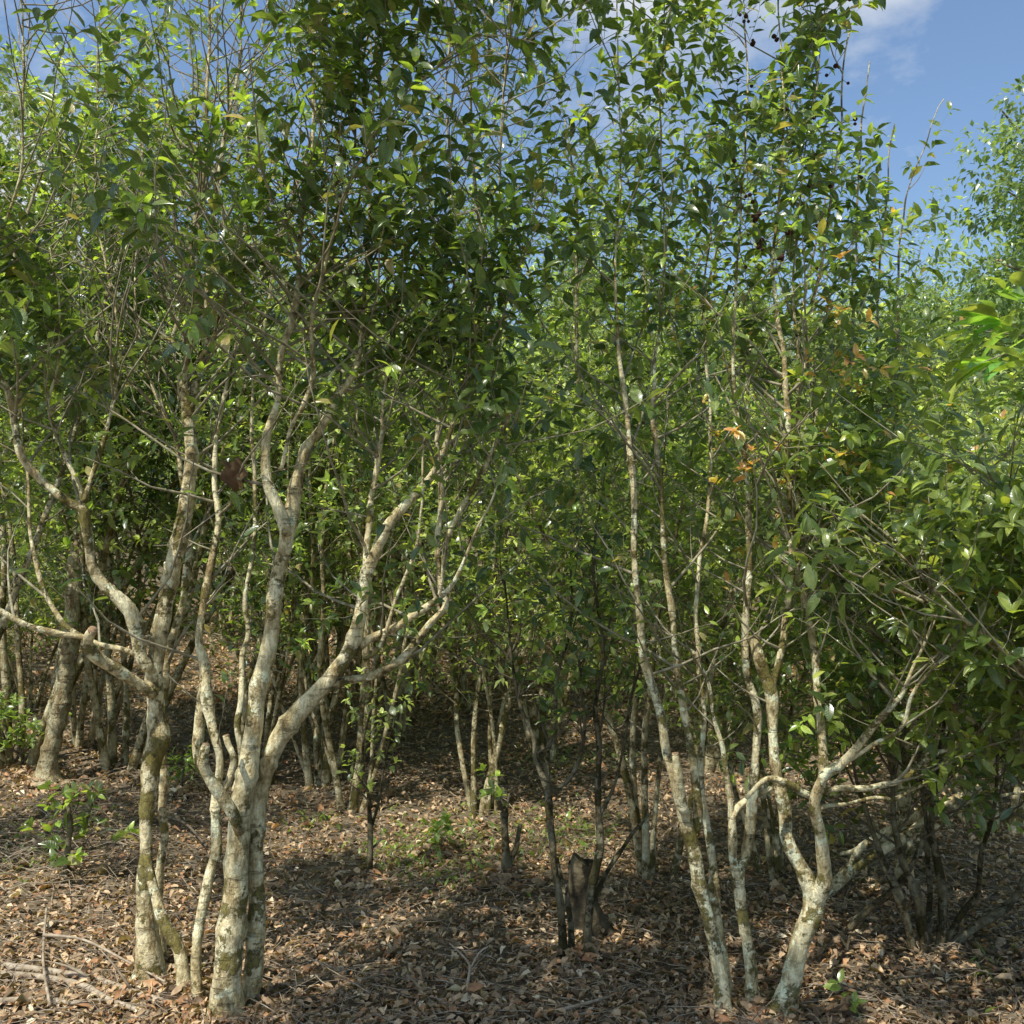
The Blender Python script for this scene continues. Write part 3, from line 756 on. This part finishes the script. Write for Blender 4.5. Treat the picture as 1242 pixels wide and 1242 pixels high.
def dup(root, loc, rz, sc, label, group, name=None):
    r = root.copy(); COL.objects.link(r); r.location = loc; r.rotation_euler = (0, 0, rz); r.scale = (sc, sc, sc)
    r['label'] = label; r['category'] = 'tree'; r['group'] = group
    if name: r.name = name
    for ch in list(root.children):
        c = ch.copy(); COL.objects.link(c); c.parent = r
    return r

protos = [make_proto(101, 6, 3.2, .45, 'far', .65), make_proto(102, 8, 2.8, .6, 'far', .55, .65), make_proto(103, 5, 3.6, .35, 'far', .9, .45), make_proto(104, 7, 3.0, .55, 'tea', .7, .5), make_proto(105, 6, 5.3, .35, 'tea', 1.5, .5, perm=8, thick=.026), make_proto(106, 7, 3.1, .35, 'far', 1.35, .6, perm=2.6, thick=.02)]
used = [False]*6
rd = random.Random(3)
def place(i, x, y, sc, label, group):
    loc = (x, y, gh(x, y)-.02); rz = rd.uniform(0, 6.28)
    if not used[i]:
        used[i] = True; r = protos[i]; r.location = loc; r.rotation_euler = (0, 0, rz); r.scale = (sc, sc, sc)
        r['label'] = label; r['category'] = 'tree'; r['group'] = group; return r
    return dup(protos[i], loc, rz, sc, label, group)

# second row that can be told apart
near = [(425, 984, 5, .95, 'cluster of straight pale stems right of the thick twin trunk, in the second row'),
        (581, 993, 0, .95, 'mossy yellow-green stem cluster in the middle of the second row'),
        (390, 955, 5, 1.0, 'stem cluster just behind the wide limb of the twin trunk'),
        (800, 1062, 2, .8, 'slim pale-stemmed tree just behind the leftmost right-hand trunk'),
        (945, 1068, 0, .75, 'short mossy stem behind the Y-forked trunk'),
        (300, 950, 3, 1.0, 'dark stems seen between the two thick left trunks'),
        (100, 905, 3, 1.0, 'shaded stems beside the rough brown trunk at far left'),
        (475, 900, 4, 1.0, 'tall dark-stemmed tree behind the thin upright sapling'),
        (25, 925, 4, 1.0, 'tall slim tree at the left edge beyond the rough brown trunk'),
        (150, 930, 4, .95, 'tall tree behind the crooked-limbed left trunk'),
        (660, 915, 4, .95, 'tall tree behind the slim dark tree'),
        (860, 930, 4, .92, 'tall thin-stemmed tree behind the leftmost right-hand trunk'),
        (1210, 1010, 1, 1.0, 'leafy dark tree behind the far-right shrub')]
for px, py, i, sc, lab in near:
    g = G(px, py); place(i, g.x, g.y, sc, lab, 'tea trees of the second row')
LAB = 'many-stemmed tea tree with sunlit yellow-green leaves in the rows behind'
place(4, -2.85, 4.8, .86, 'tall tree at the left edge whose leafy crown fills the upper left corner', 'tea trees of the second row')
for (x, y, sc) in ((-1.35, 7.3, .9), (-.95, 8.1, .95), (-.35, 8.4, .9), (-1.6, 8.6, 1.0), (-.7, 9.1, 1.0), (-1.2, 9.9, 1.05), (-.15, 9.6, 1.0), (-1.8, 10.4, 1.1), (-.75, 10.9, 1.1), (-1.35, 11.6, 1.15), (-.3, 11.3, 1.1)):
    place(5, x, y, sc, 'thin pale stems with a sparse high crown on the lit slope behind the clearing', 'slender tea trees on the lit slope')
k = 0
for row, Y in enumerate((6.5, 7.7, 9.0, 10.4, 12.0, 14.0, 16.5)):
    half = Y*.62+1.0; n = int(2*half/1.25)
    for j in range(n):
        x = -half+(j+.5)*2*half/n+rd.uniform(-.35, .35); y = Y+rd.uniform(-.45, .45)
        if rd.random() < .12: continue
        if row <= 4 and -.2 < x/y < .01: continue
        if row <= 3 and -.38 < x/y <= -.2 and rd.random() < .5: continue
        if row == 0 and (-4 < x < -2.2 or .2 < x < .9 or 1.4 < x < 2): continue
        if row == 1 and (.5 < x < 1.1 or -3.6 < x < -2.8): continue
        place(rd.choice((0, 0, 1, 1, 2, 3)), x, y, rd.uniform(.9, 1.15)*(.66, .74, .82, .9, 1.0, 1.1, 1.2)[row], LAB, 'tea trees in the rows behind'); k += 1

# taller trees on the hill
def make_hill_tree(seed, style):
    rd = random.Random(seed); root = bpy.data.objects.new('hill_tree', None); COL.objects.link(root)
    t = Tubes(); pts = catmull([(Vector((0, 0, -.3)), .16), (Vector((.1, .1, 1.5)), .13), (Vector((0, .2, 3.2)), .09), (Vector((.2, 0, 5)), .04)], .2)
    t.tube(pts, 8, .15)
    ends = []
    for k in range(34):
        b = pts[int(len(pts)*rd.uniform(.2, .98))][0]; az = rd.uniform(0, 6.28); L = rd.uniform(.9, 2.1)*(1.1-.4*b.z/5)
        e = b+Vector((math.cos(az)*L, math.sin(az)*L, rd.uniform(.1, 1.1)))
        t.tube([(b, .035), (b.lerp(e, .5)+Vector((0, 0, .1)), .025), (e, .01)], 5, cap=False); ends.append((b, e))
    add_obj('trunk', t.mesh('trunk', M_BARK_FAR), root)
    lv = Leaves()
    for (b, e) in ends:
        for c in range(9):
            cc = b.lerp(e, rd.uniform(.45, 1.1))+rvec(rd)*.35; rr = rd.uniform(.22, .5)
            sh = rd.uniform(.7, 1.25)
            for m in range(80):
                v = rvec(rd); q = cc+Vector((v.x*rr, v.y*rr, v.z*rr*.7))*rd.uniform(.5, 1)
                cl = leaf_colour(rd, 1 if rd.random() < .25 else 0, style); cl = tuple(x*sh for x in cl)
                lv.add(q, (v+Vector((0, 0, -.3))+rvec(rd)*.6), Vector((0, 0, 1))+v*.6+rvec(rd)*.6, rd.uniform(.06, .11), cl, .55)
    add_obj('crown', leaf_mesh('crown', lv.arrays(), T_LO, M_LEAF_FAR), root)
    return root
hp = [make_hill_tree(31, 'grey'), make_hill_tree(32, 'far')]
hu = [False, False]
def hill(i, x, y, sc, label, group):
    loc = (x, y, gh(x, y)); rz = rd.uniform(0, 6.28)
    if not hu[i]:
        hu[i] = True; r = hp[i]; r.location = loc; r.rotation_euler = (0, 0, rz); r.scale = (sc,)*3
        r['label'] = label; r['category'] = 'tree'; r['group'] = group; return
    dup(hp[i], loc, rz, sc, label, group)
hill(0, 5.95, 10.2, .95, 'tall grey-green tree rising against the sky at the right edge', 'taller trees on the slope')
hill(0, 5.5, 12.8, .68, 'feathery grey-green tree left of the tallest right-edge tree', 'taller trees on the slope')
for row, Y in enumerate((20, 25, 31)):
    n = int(Y*1.3/3.0)
    for j in range(n):
        x = -Y*.65+(j+.5)*Y*1.3/n+rd.uniform(-.7, .7)
        hill(rd.choice((0, 1, 1)), x, Y+rd.uniform(-1, 1), rd.uniform(.62, .88), 'rounded leafy tree on the slope closing the view', 'trees on the slope closing the view')

# ------------------------------------------------------------------ left rough trunk, saplings, stump
bR = G(55, 952)
Rt = Tree(bR, 'broadleaf_tree', 'rough reddish-brown trunk leaning right at far left, ringed bark', 'tree', M_BARK_ROUGH, sides=14)
_, r0 = Rt.limb('trunk', [(55, 952, 31), (59, 930, 28), (66, 895, 26), (74, 850, 25), (80, 810, 24), (88, 760, 22), (92, 690, 19), (100, 600, 16), (98, 480, 12), (112, 340, 9), (120, 200, 6)], bR.y, bR.y+.3, root=True, lit=False, bump=.2)
crown(Rt, [r0], 2.0, 6, (.5, 1.1), 'far', young=.4, ll=.1)
Rt.finish(prune=False, tpl=T_MID)

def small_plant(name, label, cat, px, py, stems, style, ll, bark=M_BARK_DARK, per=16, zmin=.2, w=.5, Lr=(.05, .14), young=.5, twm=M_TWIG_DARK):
    b = G(px, py); t = Tree(b, name, label, cat, bark, sides=8)
    ps = []
    for k, pts in enumerate(stems): ps.append(t.limb('stem', pts, b.y+.01*k, b.y+.01*k, lit=False, root=(k == 0 or pts[0][1] > py-12))[1])
    for p in ps: grow_on(t.rd, t.tw, t.lv, p, b.z+zmin, per, Lr, style, young=young, ll=ll, w=w, tspace=.06, tl=(.04, .1))
    t.finish(prune=False, twm=twm)
    return t
small_plant('sapling', 'low sapling with big dark oval leaves below the rough left trunk', 'sapling', 78, 1073,
            [[(78, 1073, 9), (80, 1040, 9), (84, 1000, 8), (82, 975, 5)], [(82, 1012, 4), (100, 1000, 4), (112, 975, 3)], [(80, 1030, 4), (110, 1032, 4), (135, 1030, 3)], [(80, 1050, 3), (95, 1060, 3), (108, 1056, 2)]],
            'tea', .085, per=15, zmin=.05, w=.5, young=.3)
small_plant('cut_sapling', 'short cut sapling with twin dark stems and fresh shoots in the sunny clearing', 'sapling', 615, 1066,
            [[(616, 1066, 14), (614, 1030, 12), (612, 985, 11)], [(618, 1055, 7), (627, 1030, 7), (631, 1000, 6)], [(613, 1000, 5), (616, 975, 4), (618, 962, 3)]],
            'tea', .07, per=12, zmin=.27, young=.7)
small_plant('sapling', 'thin upright sapling with feathery top left of the sunny clearing', 'sapling', 447, 1070,
            [[(447, 1071, 8), (449, 1030, 8), (451, 1000, 7), (446, 960, 5), (440, 915, 4), (450, 860, 3)], [(450, 1005, 5), (462, 960, 4), (470, 905, 3), (480, 860, 2)], [(449, 1030, 4), (462, 1016, 3)]],
            'far', .055, per=13, zmin=.35, young=.6, Lr=(.08, .2))
small_plant('weed', 'small green weed sprouting low in the sunlit litter', 'plant', 538, 1040, [[(538, 1042, 3), (536, 1028, 3), (540, 1018, 2)], [(537, 1034, 2), (528, 1030, 2)]], 'bright', .07, per=40, zmin=.02, w=.55, Lr=(.03, .07))
small_plant('weed', 'green leafy weed at the left edge beside the rough brown trunk', 'plant', 30, 940, [[(30, 942, 4), (28, 915, 4), (26, 890, 3), (30, 868, 2)], [(28, 920, 3), (8, 900, 3), (0, 880, 2)], [(28, 915, 3), (44, 900, 2)]], 'bright', .065, per=30, zmin=.02, w=.5, Lr=(.1, .25))
small_plant('weed', 'bright green weed between the thin stem and the mossy left trunk', 'plant', 222, 965, [[(222, 966, 3), (220, 945, 3), (224, 930, 2)], [(221, 950, 2), (236, 938, 2)]], 'bright', .08, per=40, zmin=.02, w=.4, Lr=(.05, .1))
small_plant('seedling', 'single seedling with a broad pale green leaf at the bottom right edge', 'plant', 1024, 1236, [[(1026, 1240, 3), (1024, 1228, 2), (1018, 1222, 2)]], 'bright', .09, per=30, zmin=.01, w=.5, Lr=(.01, .03))
small_plant('seedling', 'tiny two-pronged dry seedling stem in the shaded foreground litter', 'plant', 565, 1222, [[(565, 1224, 4), (568, 1190, 4), (571, 1172, 4), (560, 1158, 3), (545, 1144, 2)], [(571, 1174, 3), (582, 1158, 3), (592, 1148, 2)]], 'tea', .03, per=1, zmin=.5, bark=M_DEADWOOD)

# stump
bT = G(708, 1131)
st = thing('tree_stump', 'weathered mossy tree stump behind the slim dark tree', 'stump', bT)
rst = 17.5*bT.y/F
hst = (P(708, 1046, bT.y)-bT).z
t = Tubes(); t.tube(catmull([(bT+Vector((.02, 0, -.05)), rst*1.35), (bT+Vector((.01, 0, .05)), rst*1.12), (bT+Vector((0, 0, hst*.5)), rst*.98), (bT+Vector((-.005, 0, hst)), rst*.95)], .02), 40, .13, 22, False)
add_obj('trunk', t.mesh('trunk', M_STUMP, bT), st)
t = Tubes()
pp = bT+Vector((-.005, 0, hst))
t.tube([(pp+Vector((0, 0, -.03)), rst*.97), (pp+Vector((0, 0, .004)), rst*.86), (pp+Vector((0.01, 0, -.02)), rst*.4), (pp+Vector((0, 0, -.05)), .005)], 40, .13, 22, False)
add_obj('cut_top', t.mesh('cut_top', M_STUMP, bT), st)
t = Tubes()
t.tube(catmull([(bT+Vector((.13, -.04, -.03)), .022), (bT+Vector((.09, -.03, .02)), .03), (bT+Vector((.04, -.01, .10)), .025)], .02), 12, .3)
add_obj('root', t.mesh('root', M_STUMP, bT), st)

# dead hanging leaf with its stalk, caught on a dry stalk between trunks
dl = P(286, 574, 3.5)
t = thing('dead_leaf', 'large reddish-brown dry leaf hanging between the two left trunks', 'leaf', dl)
me_v = []
n = 13
for j in range(n):
    for i in range(n):
        u = i/(n-1)*2-1; v = j/(n-1)*2-1
        w_ = .05*(1-.55*max(0, -v)**1.6-.25*max(0, v)**2)*(1+.08*math.sin(9*v)); me_v.append((u*w_*.85+.006*math.sin(5*v), -.034*abs(u)**1.3+.012*math.sin(6*u+4*v)+.018*v*v, v*.056*(1-.15*abs(u))+.008*math.sin(4*u)-.01*abs(u)))
q = [(j*n+i, j*n+i+1, (j+1)*n+i+1, (j+1)*n+i) for j in range(n-1) for i in range(n-1)]
add_obj('blade', np_mesh('blade', me_v, None, M_BRICKLEAF, True, quads=q), t)
tt = Tubes(); tt.tube([(Vector((.01, .0, .05)), .0015), (Vector((0.03, -.01, .09)), .0012), (Vector((.06, -.01, .11)), .001)], 4)
add_obj('stalk', tt.mesh('stalk', M_TWIG), t)
tt = Tubes(); o0 = P(207, 664, 3.52)
tt.tube(catmull([(P(185, 662, 3.53), .0012), (P(207, 661, 3.52), .0018), (P(222, 652, 3.5), .0022), (P(262, 622, 3.48), .0022), (P(318, 578, 3.5), .002), (P(370, 562, 3.5), .0015)], .05), 5)
o = add_obj('dry_vine', tt.mesh('dry_vine', M_DEADWOOD, o0)); o.location = o0
o['label'] = 'thin pale dry vine strung from the mossy trunk up to the twin trunk fork'; o['category'] = 'vine'

# ------------------------------------------------------------------ fallen branches
def fallen(pts, w, label, m=M_DEADWOOD, group='fallen branches on the ground', hgt=.02, kids=()):
    P3 = []
    for i, (x, y) in enumerate(pts):
        g = G(x, y); P3.append((g+Vector((0, 0, hgt)), w*(1-.5*i/len(pts))*.5*g.y/F))
    o0 = P3[0][0].copy()
    t = Tubes(); t.tube(catmull(P3, .04), 8, .2)
    for (i, x, y, h) in kids:
        g = G(x, y+0); e = P(x, y, P3[i][0].y+h)
        t.tube(catmull([(P3[i][0], P3[i][1]*.6), (P3[i][0].lerp(e, .5)+Vector((0, 0, .01)), P3[i][1]*.4), (e, .001)], .04), 5, .1)
    o = add_obj('fallen_branch', t.mesh('fallen_branch', m, o0)); o.location = o0
    o['label'] = label; o['category'] = 'branch'; o['group'] = group
fallen([(-20, 1176), (60, 1186), (110, 1196), (160, 1212), (215, 1228), (262, 1240)], 9, 'pale forked fallen branch reaching from the left edge to the twin trunk', kids=((2, 55, 1165, 0), (3, 120, 1150, 0)))
fallen([(-20, 1190), (40, 1192), (100, 1204), (130, 1222), (180, 1238)], 10, 'thicker pale fallen branch lying just below the forked one at left')
fallen([(-10, 1224), (40, 1222), (90, 1226), (130, 1222)], 8, 'greenish fallen stick along the bottom left corner')
fallen([(672, 1241), (700, 1232), (722, 1226), (740, 1220)], 5, 'short pale stick at the bottom centre edge', hgt=.03)
fallen([(52, 1155), (100, 1160), (150, 1185), (200, 1214)], 3.5, 'thin dry twig arching across the litter left of the mossy trunk', hgt=.06)
fallen([(60, 1240), (52, 1180), (56, 1118)], 3.5, 'upright dry stalk in the bottom left corner', hgt=.05)
fallen([(1000, 1200), (1070, 1218), (1150, 1226)], 4, 'thin pale stick in the bottom right litter', hgt=.02)
fallen([(490, 1188), (515, 1215), (530, 1245)], 4, 'thin dark stick slanting in the shaded bottom litter', hgt=.02)
fallen([(195, 1000), (225, 1012), (250, 1040)], 4, 'dark bare twig between the mossy trunk and the thin stem', M_TWIG_DARK, hgt=.05)
# brushwood heap left : countless sticks
rdb = random.Random(9); t = Tubes()
for i in range(230):
    x = rdb.uniform(-30, 165); y = min(1090, max(975, rdb.gauss(1035, 32)))
    g = G(x, y); a = rdb.gauss(.1, .7); L = rdb.uniform(.08, .42)
    d = Vector((math.cos(a), math.sin(a), rdb.uniform(-.3, .3)))
    p0 = g+Vector((0, 0, rdb.uniform(.0, .09))); r = rdb.uniform(.0008, .003)
    t.tube(catmull([(p0-d*L*.5, r), (p0+rvec(rdb)*.04-d*L*.15, r), (p0+rvec(rdb)*.03+d*L*.2, r*.8), (p0+d*L*.5, r*.5)], .03), 4)
o = add_obj('brushwood', t.mesh('brushwood', M_DEADWOOD)); o['kind'] = 'stuff'; o['label'] = 'heap of thin dry sticks around the low sapling at left'; o['category'] = 'brushwood'

# ------------------------------------------------------------------ ground sheet
xs_ = np.concatenate([np.linspace(-70, -9, 18)[:-1], np.linspace(-9, 9, 181), np.linspace(9, 70, 18)[1:]])
ys_ = np.concatenate([np.linspace(-12, 2, 8)[:-1], np.linspace(2, 20, 181), np.linspace(20, 140, 41)[1:]])
GV = []
for y in ys_:
    for x in xs_:
        z = gh(x, y)
        if abs(x) < 9 and 2 < y < 14: z += .016*noise.noise(Vector((x*7, y*7, 2)))+.012*noise.noise(Vector((x*17, y*17, 9)))
        GV.append((x, y, z))
nx = len(xs_)
GQ = [(j*nx+i, j*nx+i+1, (j+1)*nx+i+1, (j+1)*nx+i) for j in range(len(ys_)-1) for i in range(nx-1)]
o = add_obj('ground', np_mesh('ground', GV, None, M_SOIL, True, quads=GQ)); o['kind'] = 'structure'

# leaf litter
rl = np.random.default_rng(12); rdl = random.Random(12)
LL = Leaves()
def lit_col():
    t = rdl.random()
    if t < .05: return lerp3((.36, .29, .19), (.52, .44, .31), rdl.random())
    if t < .22: return lerp3((.19, .10, .05), (.32, .18, .09), rdl.random())
    return lerp3((.055, .036, .021), (.42, .30, .18), rdl.random()**1.15)
for i in range(95000):
    Y = 3.0+rdl.random()**1.5*9.5; x = rdl.uniform(-1, 1)*(Y*.56+.3)
    s = rdl.uniform(.014, .048)*(1 if Y < 8 else 1.5)*(1.8 if rdl.random() < .06 else 1)
    z = gh(x, Y)+rdl.uniform(.0, .03); a = rdl.uniform(0, 6.28)
    LL.add((x, Y, z), (math.cos(a), math.sin(a), rdl.uniform(-.35, .45)), (rdl.uniform(-.5, .5), rdl.uniform(-.5, .5), 1), s, lit_col(), rdl.uniform(.35, .6))
for (bx_, by_, br_) in BASES:
    for i in range(260):
        a = rdl.uniform(0, 6.28); d_ = br_+abs(rdl.gauss(0, .07)); x = bx_+math.cos(a)*d_; y = by_+math.sin(a)*d_; b_ = rdl.uniform(0, 6.28)
        LL.add((x, y, gh(x, y)+rdl.uniform(0, .06)*math.exp(-(d_-br_)/.07)), (math.cos(b_), math.sin(b_), rdl.uniform(-.3, .6)), (math.cos(a)*.8+rdl.uniform(-.5, .5), math.sin(a)*.8, .8), rdl.uniform(.02, .065), lit_col(), .5)
o = add_obj('leaf_litter', leaf_mesh('leaf_litter', LL.arrays(), T_MID, M_LITTER, (0, 0, 0), .5, .35, .35)); o['kind'] = 'stuff'; o['label'] = 'brown dead leaves covering the ground'; o['category'] = 'litter'
t = Tubes()
for i in range(14000):
    Y = 3.0+rdl.random()**1.4*8; x = rdl.uniform(-1, 1)*(Y*.56+.3); a = rdl.uniform(0, 6.28); L = rdl.uniform(.03, .16)
    if i % 12 == 0: L *= 2.2
    p0 = Vector((x, Y, gh(x, Y)+rdl.uniform(.012, .04))); d = Vector((math.cos(a), math.sin(a), rdl.uniform(-.15, .25))); r = rdl.uniform(.0007, .0022)
    t.tube([(p0, r), (p0+d*L*.5+rvec(rdl)*L*.08, r), (p0+d*L, r*.5)], 3, cap=False)
o = add_obj('litter_sticks', t.mesh('litter_sticks', M_DEADWOOD)); o['kind'] = 'stuff'; o['label'] = 'dry twigs and straw scattered through the leaf litter'; o['category'] = 'litter'
# low green ground cover
GL = Leaves()
patches = [(560, 1030, 80, 30, 260), (470, 1040, 40, 25, 130), (690, 1020, 60, 25, 220), (540, 1065, 60, 22, 100), (20, 1030, 60, 40, 180), (600, 1000, 120, 20, 130), (380, 1000, 30, 15, 60), (1200, 1180, 40, 30, 40), (700, 925, 90, 12, 200), (100, 1000, 60, 20, 80)]
for (cx, cy, sx, sy, n) in patches:
    for i in range(n):
        g = G(rdl.gauss(cx, sx*.6), min(1240, max(890, rdl.gauss(cy, sy*.6)))); a = rdl.uniform(0, 6.28)
        GL.add(g+Vector((0, 0, .012)), (math.cos(a)*.6, math.sin(a)*.6, rdl.uniform(.2, 1.3)), (rdl.uniform(-.5, .5), rdl.uniform(-.5, .5), 1), rdl.uniform(.02, .06), leaf_colour(rdl, 0, 'bright'), rdl.uniform(.15, .5))
o = add_obj('ground_cover', leaf_mesh('ground_cover', GL.arrays(), T_MID, M_LEAF_FAR)); o['kind'] = 'stuff'; o['label'] = 'sparse low green weeds and grass growing through the litter'; o['category'] = 'ground cover'

# ------------------------------------------------------------------ world, sun, camera
w = bpy.data.worlds.new('World'); S.world = w; w.use_nodes = True
ns, ls = w.node_tree.nodes, w.node_tree.links; ns.clear()
sky = N(ns, 'ShaderNodeTexSky', sky_type='NISHITA'); sky.sun_disc = False
sky.sun_elevation = SUN_EL; sky.sun_rotation = math.atan2(SD.x, SD.y)
sky.air_density = 1.1; sky.dust_density = 1.2; sky.ozone_density = 1.6
tc = N(ns, 'ShaderNodeTexCoord'); mp = N(ns, 'ShaderNodeMapping'); ls.new(tc.outputs['Generated'], mp.inputs[0])
mp.inputs['Scale'].default_value = (1, 1, 2.0)
nz = noise_n(ns, ls, mp.outputs[0], 6, 9, .6)
tot = None
for (cx_, cy_, wd) in ((770, -40, .22), (5, 255, .14), (1075, -30, .10)):
    v = (P(cx_, cy_, 10)-Vector((0, 0, CH))).normalized()
    dn = N(ns, 'ShaderNodeVectorMath', operation='DISTANCE'); ls.new(tc.outputs['Generated'], dn.inputs[0]); dn.inputs[1].default_value = v
    q = N(ns, 'ShaderNodeMapRange'); ls.new(dn.outputs['Value'], q.inputs[0]); q.inputs[1].default_value = wd; q.inputs[2].default_value = 0; q.inputs[3].default_value = 0; q.inputs[4].default_value = .42
    if tot is None: tot = q.outputs[0]
    else:
        a_ = N(ns, 'ShaderNodeMath', operation='MAXIMUM'); ls.new(tot, a_.inputs[0]); ls.new(q.outputs[0], a_.inputs[1]); tot = a_.outputs[0]
ad = N(ns, 'ShaderNodeMath', operation='ADD'); ls.new(nz, ad.inputs[0]); ls.new(tot, ad.inputs[1])
cr = ramp(ns, [(.60, (0, 0, 0)), (.88, (.85, .85, .85))]); ls.new(ad.outputs[0], cr.inputs[0])
skc = mixc(ns, ls, 1., sky.outputs[0], (1.12, 1.2, 1.26), 'MULTIPLY')
cc = mixc(ns, ls, cr.outputs[0], skc, (5.6, 5.9, 6.3))
bg = N(ns, 'ShaderNodeBackground'); ls.new(cc, bg.inputs[0]); bg.inputs[1].default_value = .14
o = N(ns, 'ShaderNodeOutputWorld'); ls.new(bg.outputs[0], o.inputs[0])

sl = bpy.data.lights.new('sun', 'SUN'); sl.energy = 5.0; sl.angle = R(.5); sl.color = (1, .955, .87)
so = bpy.data.objects.new('sun', sl); COL.objects.link(so)
so.rotation_euler = (-SD).to_track_quat('-Z', 'Y').to_euler()

cam = bpy.data.cameras.new('camera'); co = bpy.data.objects.new('camera', cam); COL.objects.link(co)
co.location = (0, 0, CH); co.rotation_euler = (R(90)+PITCH, 0, 0)
cam.sensor_width = 36; cam.sensor_height = 36; cam.sensor_fit = 'HORIZONTAL'; cam.lens = 36*F/1242
cam.clip_start = .05; cam.clip_end = 400
S.camera = co
S.view_settings.view_transform = 'Standard'; S.view_settings.look = 'None'; S.view_settings.exposure = 0
S.render.resolution_x = 1024; S.render.resolution_y = 1024
S.cycles.max_bounces = 6; S.cycles.transmission_bounces = 3; S.cycles.diffuse_bounces = 3
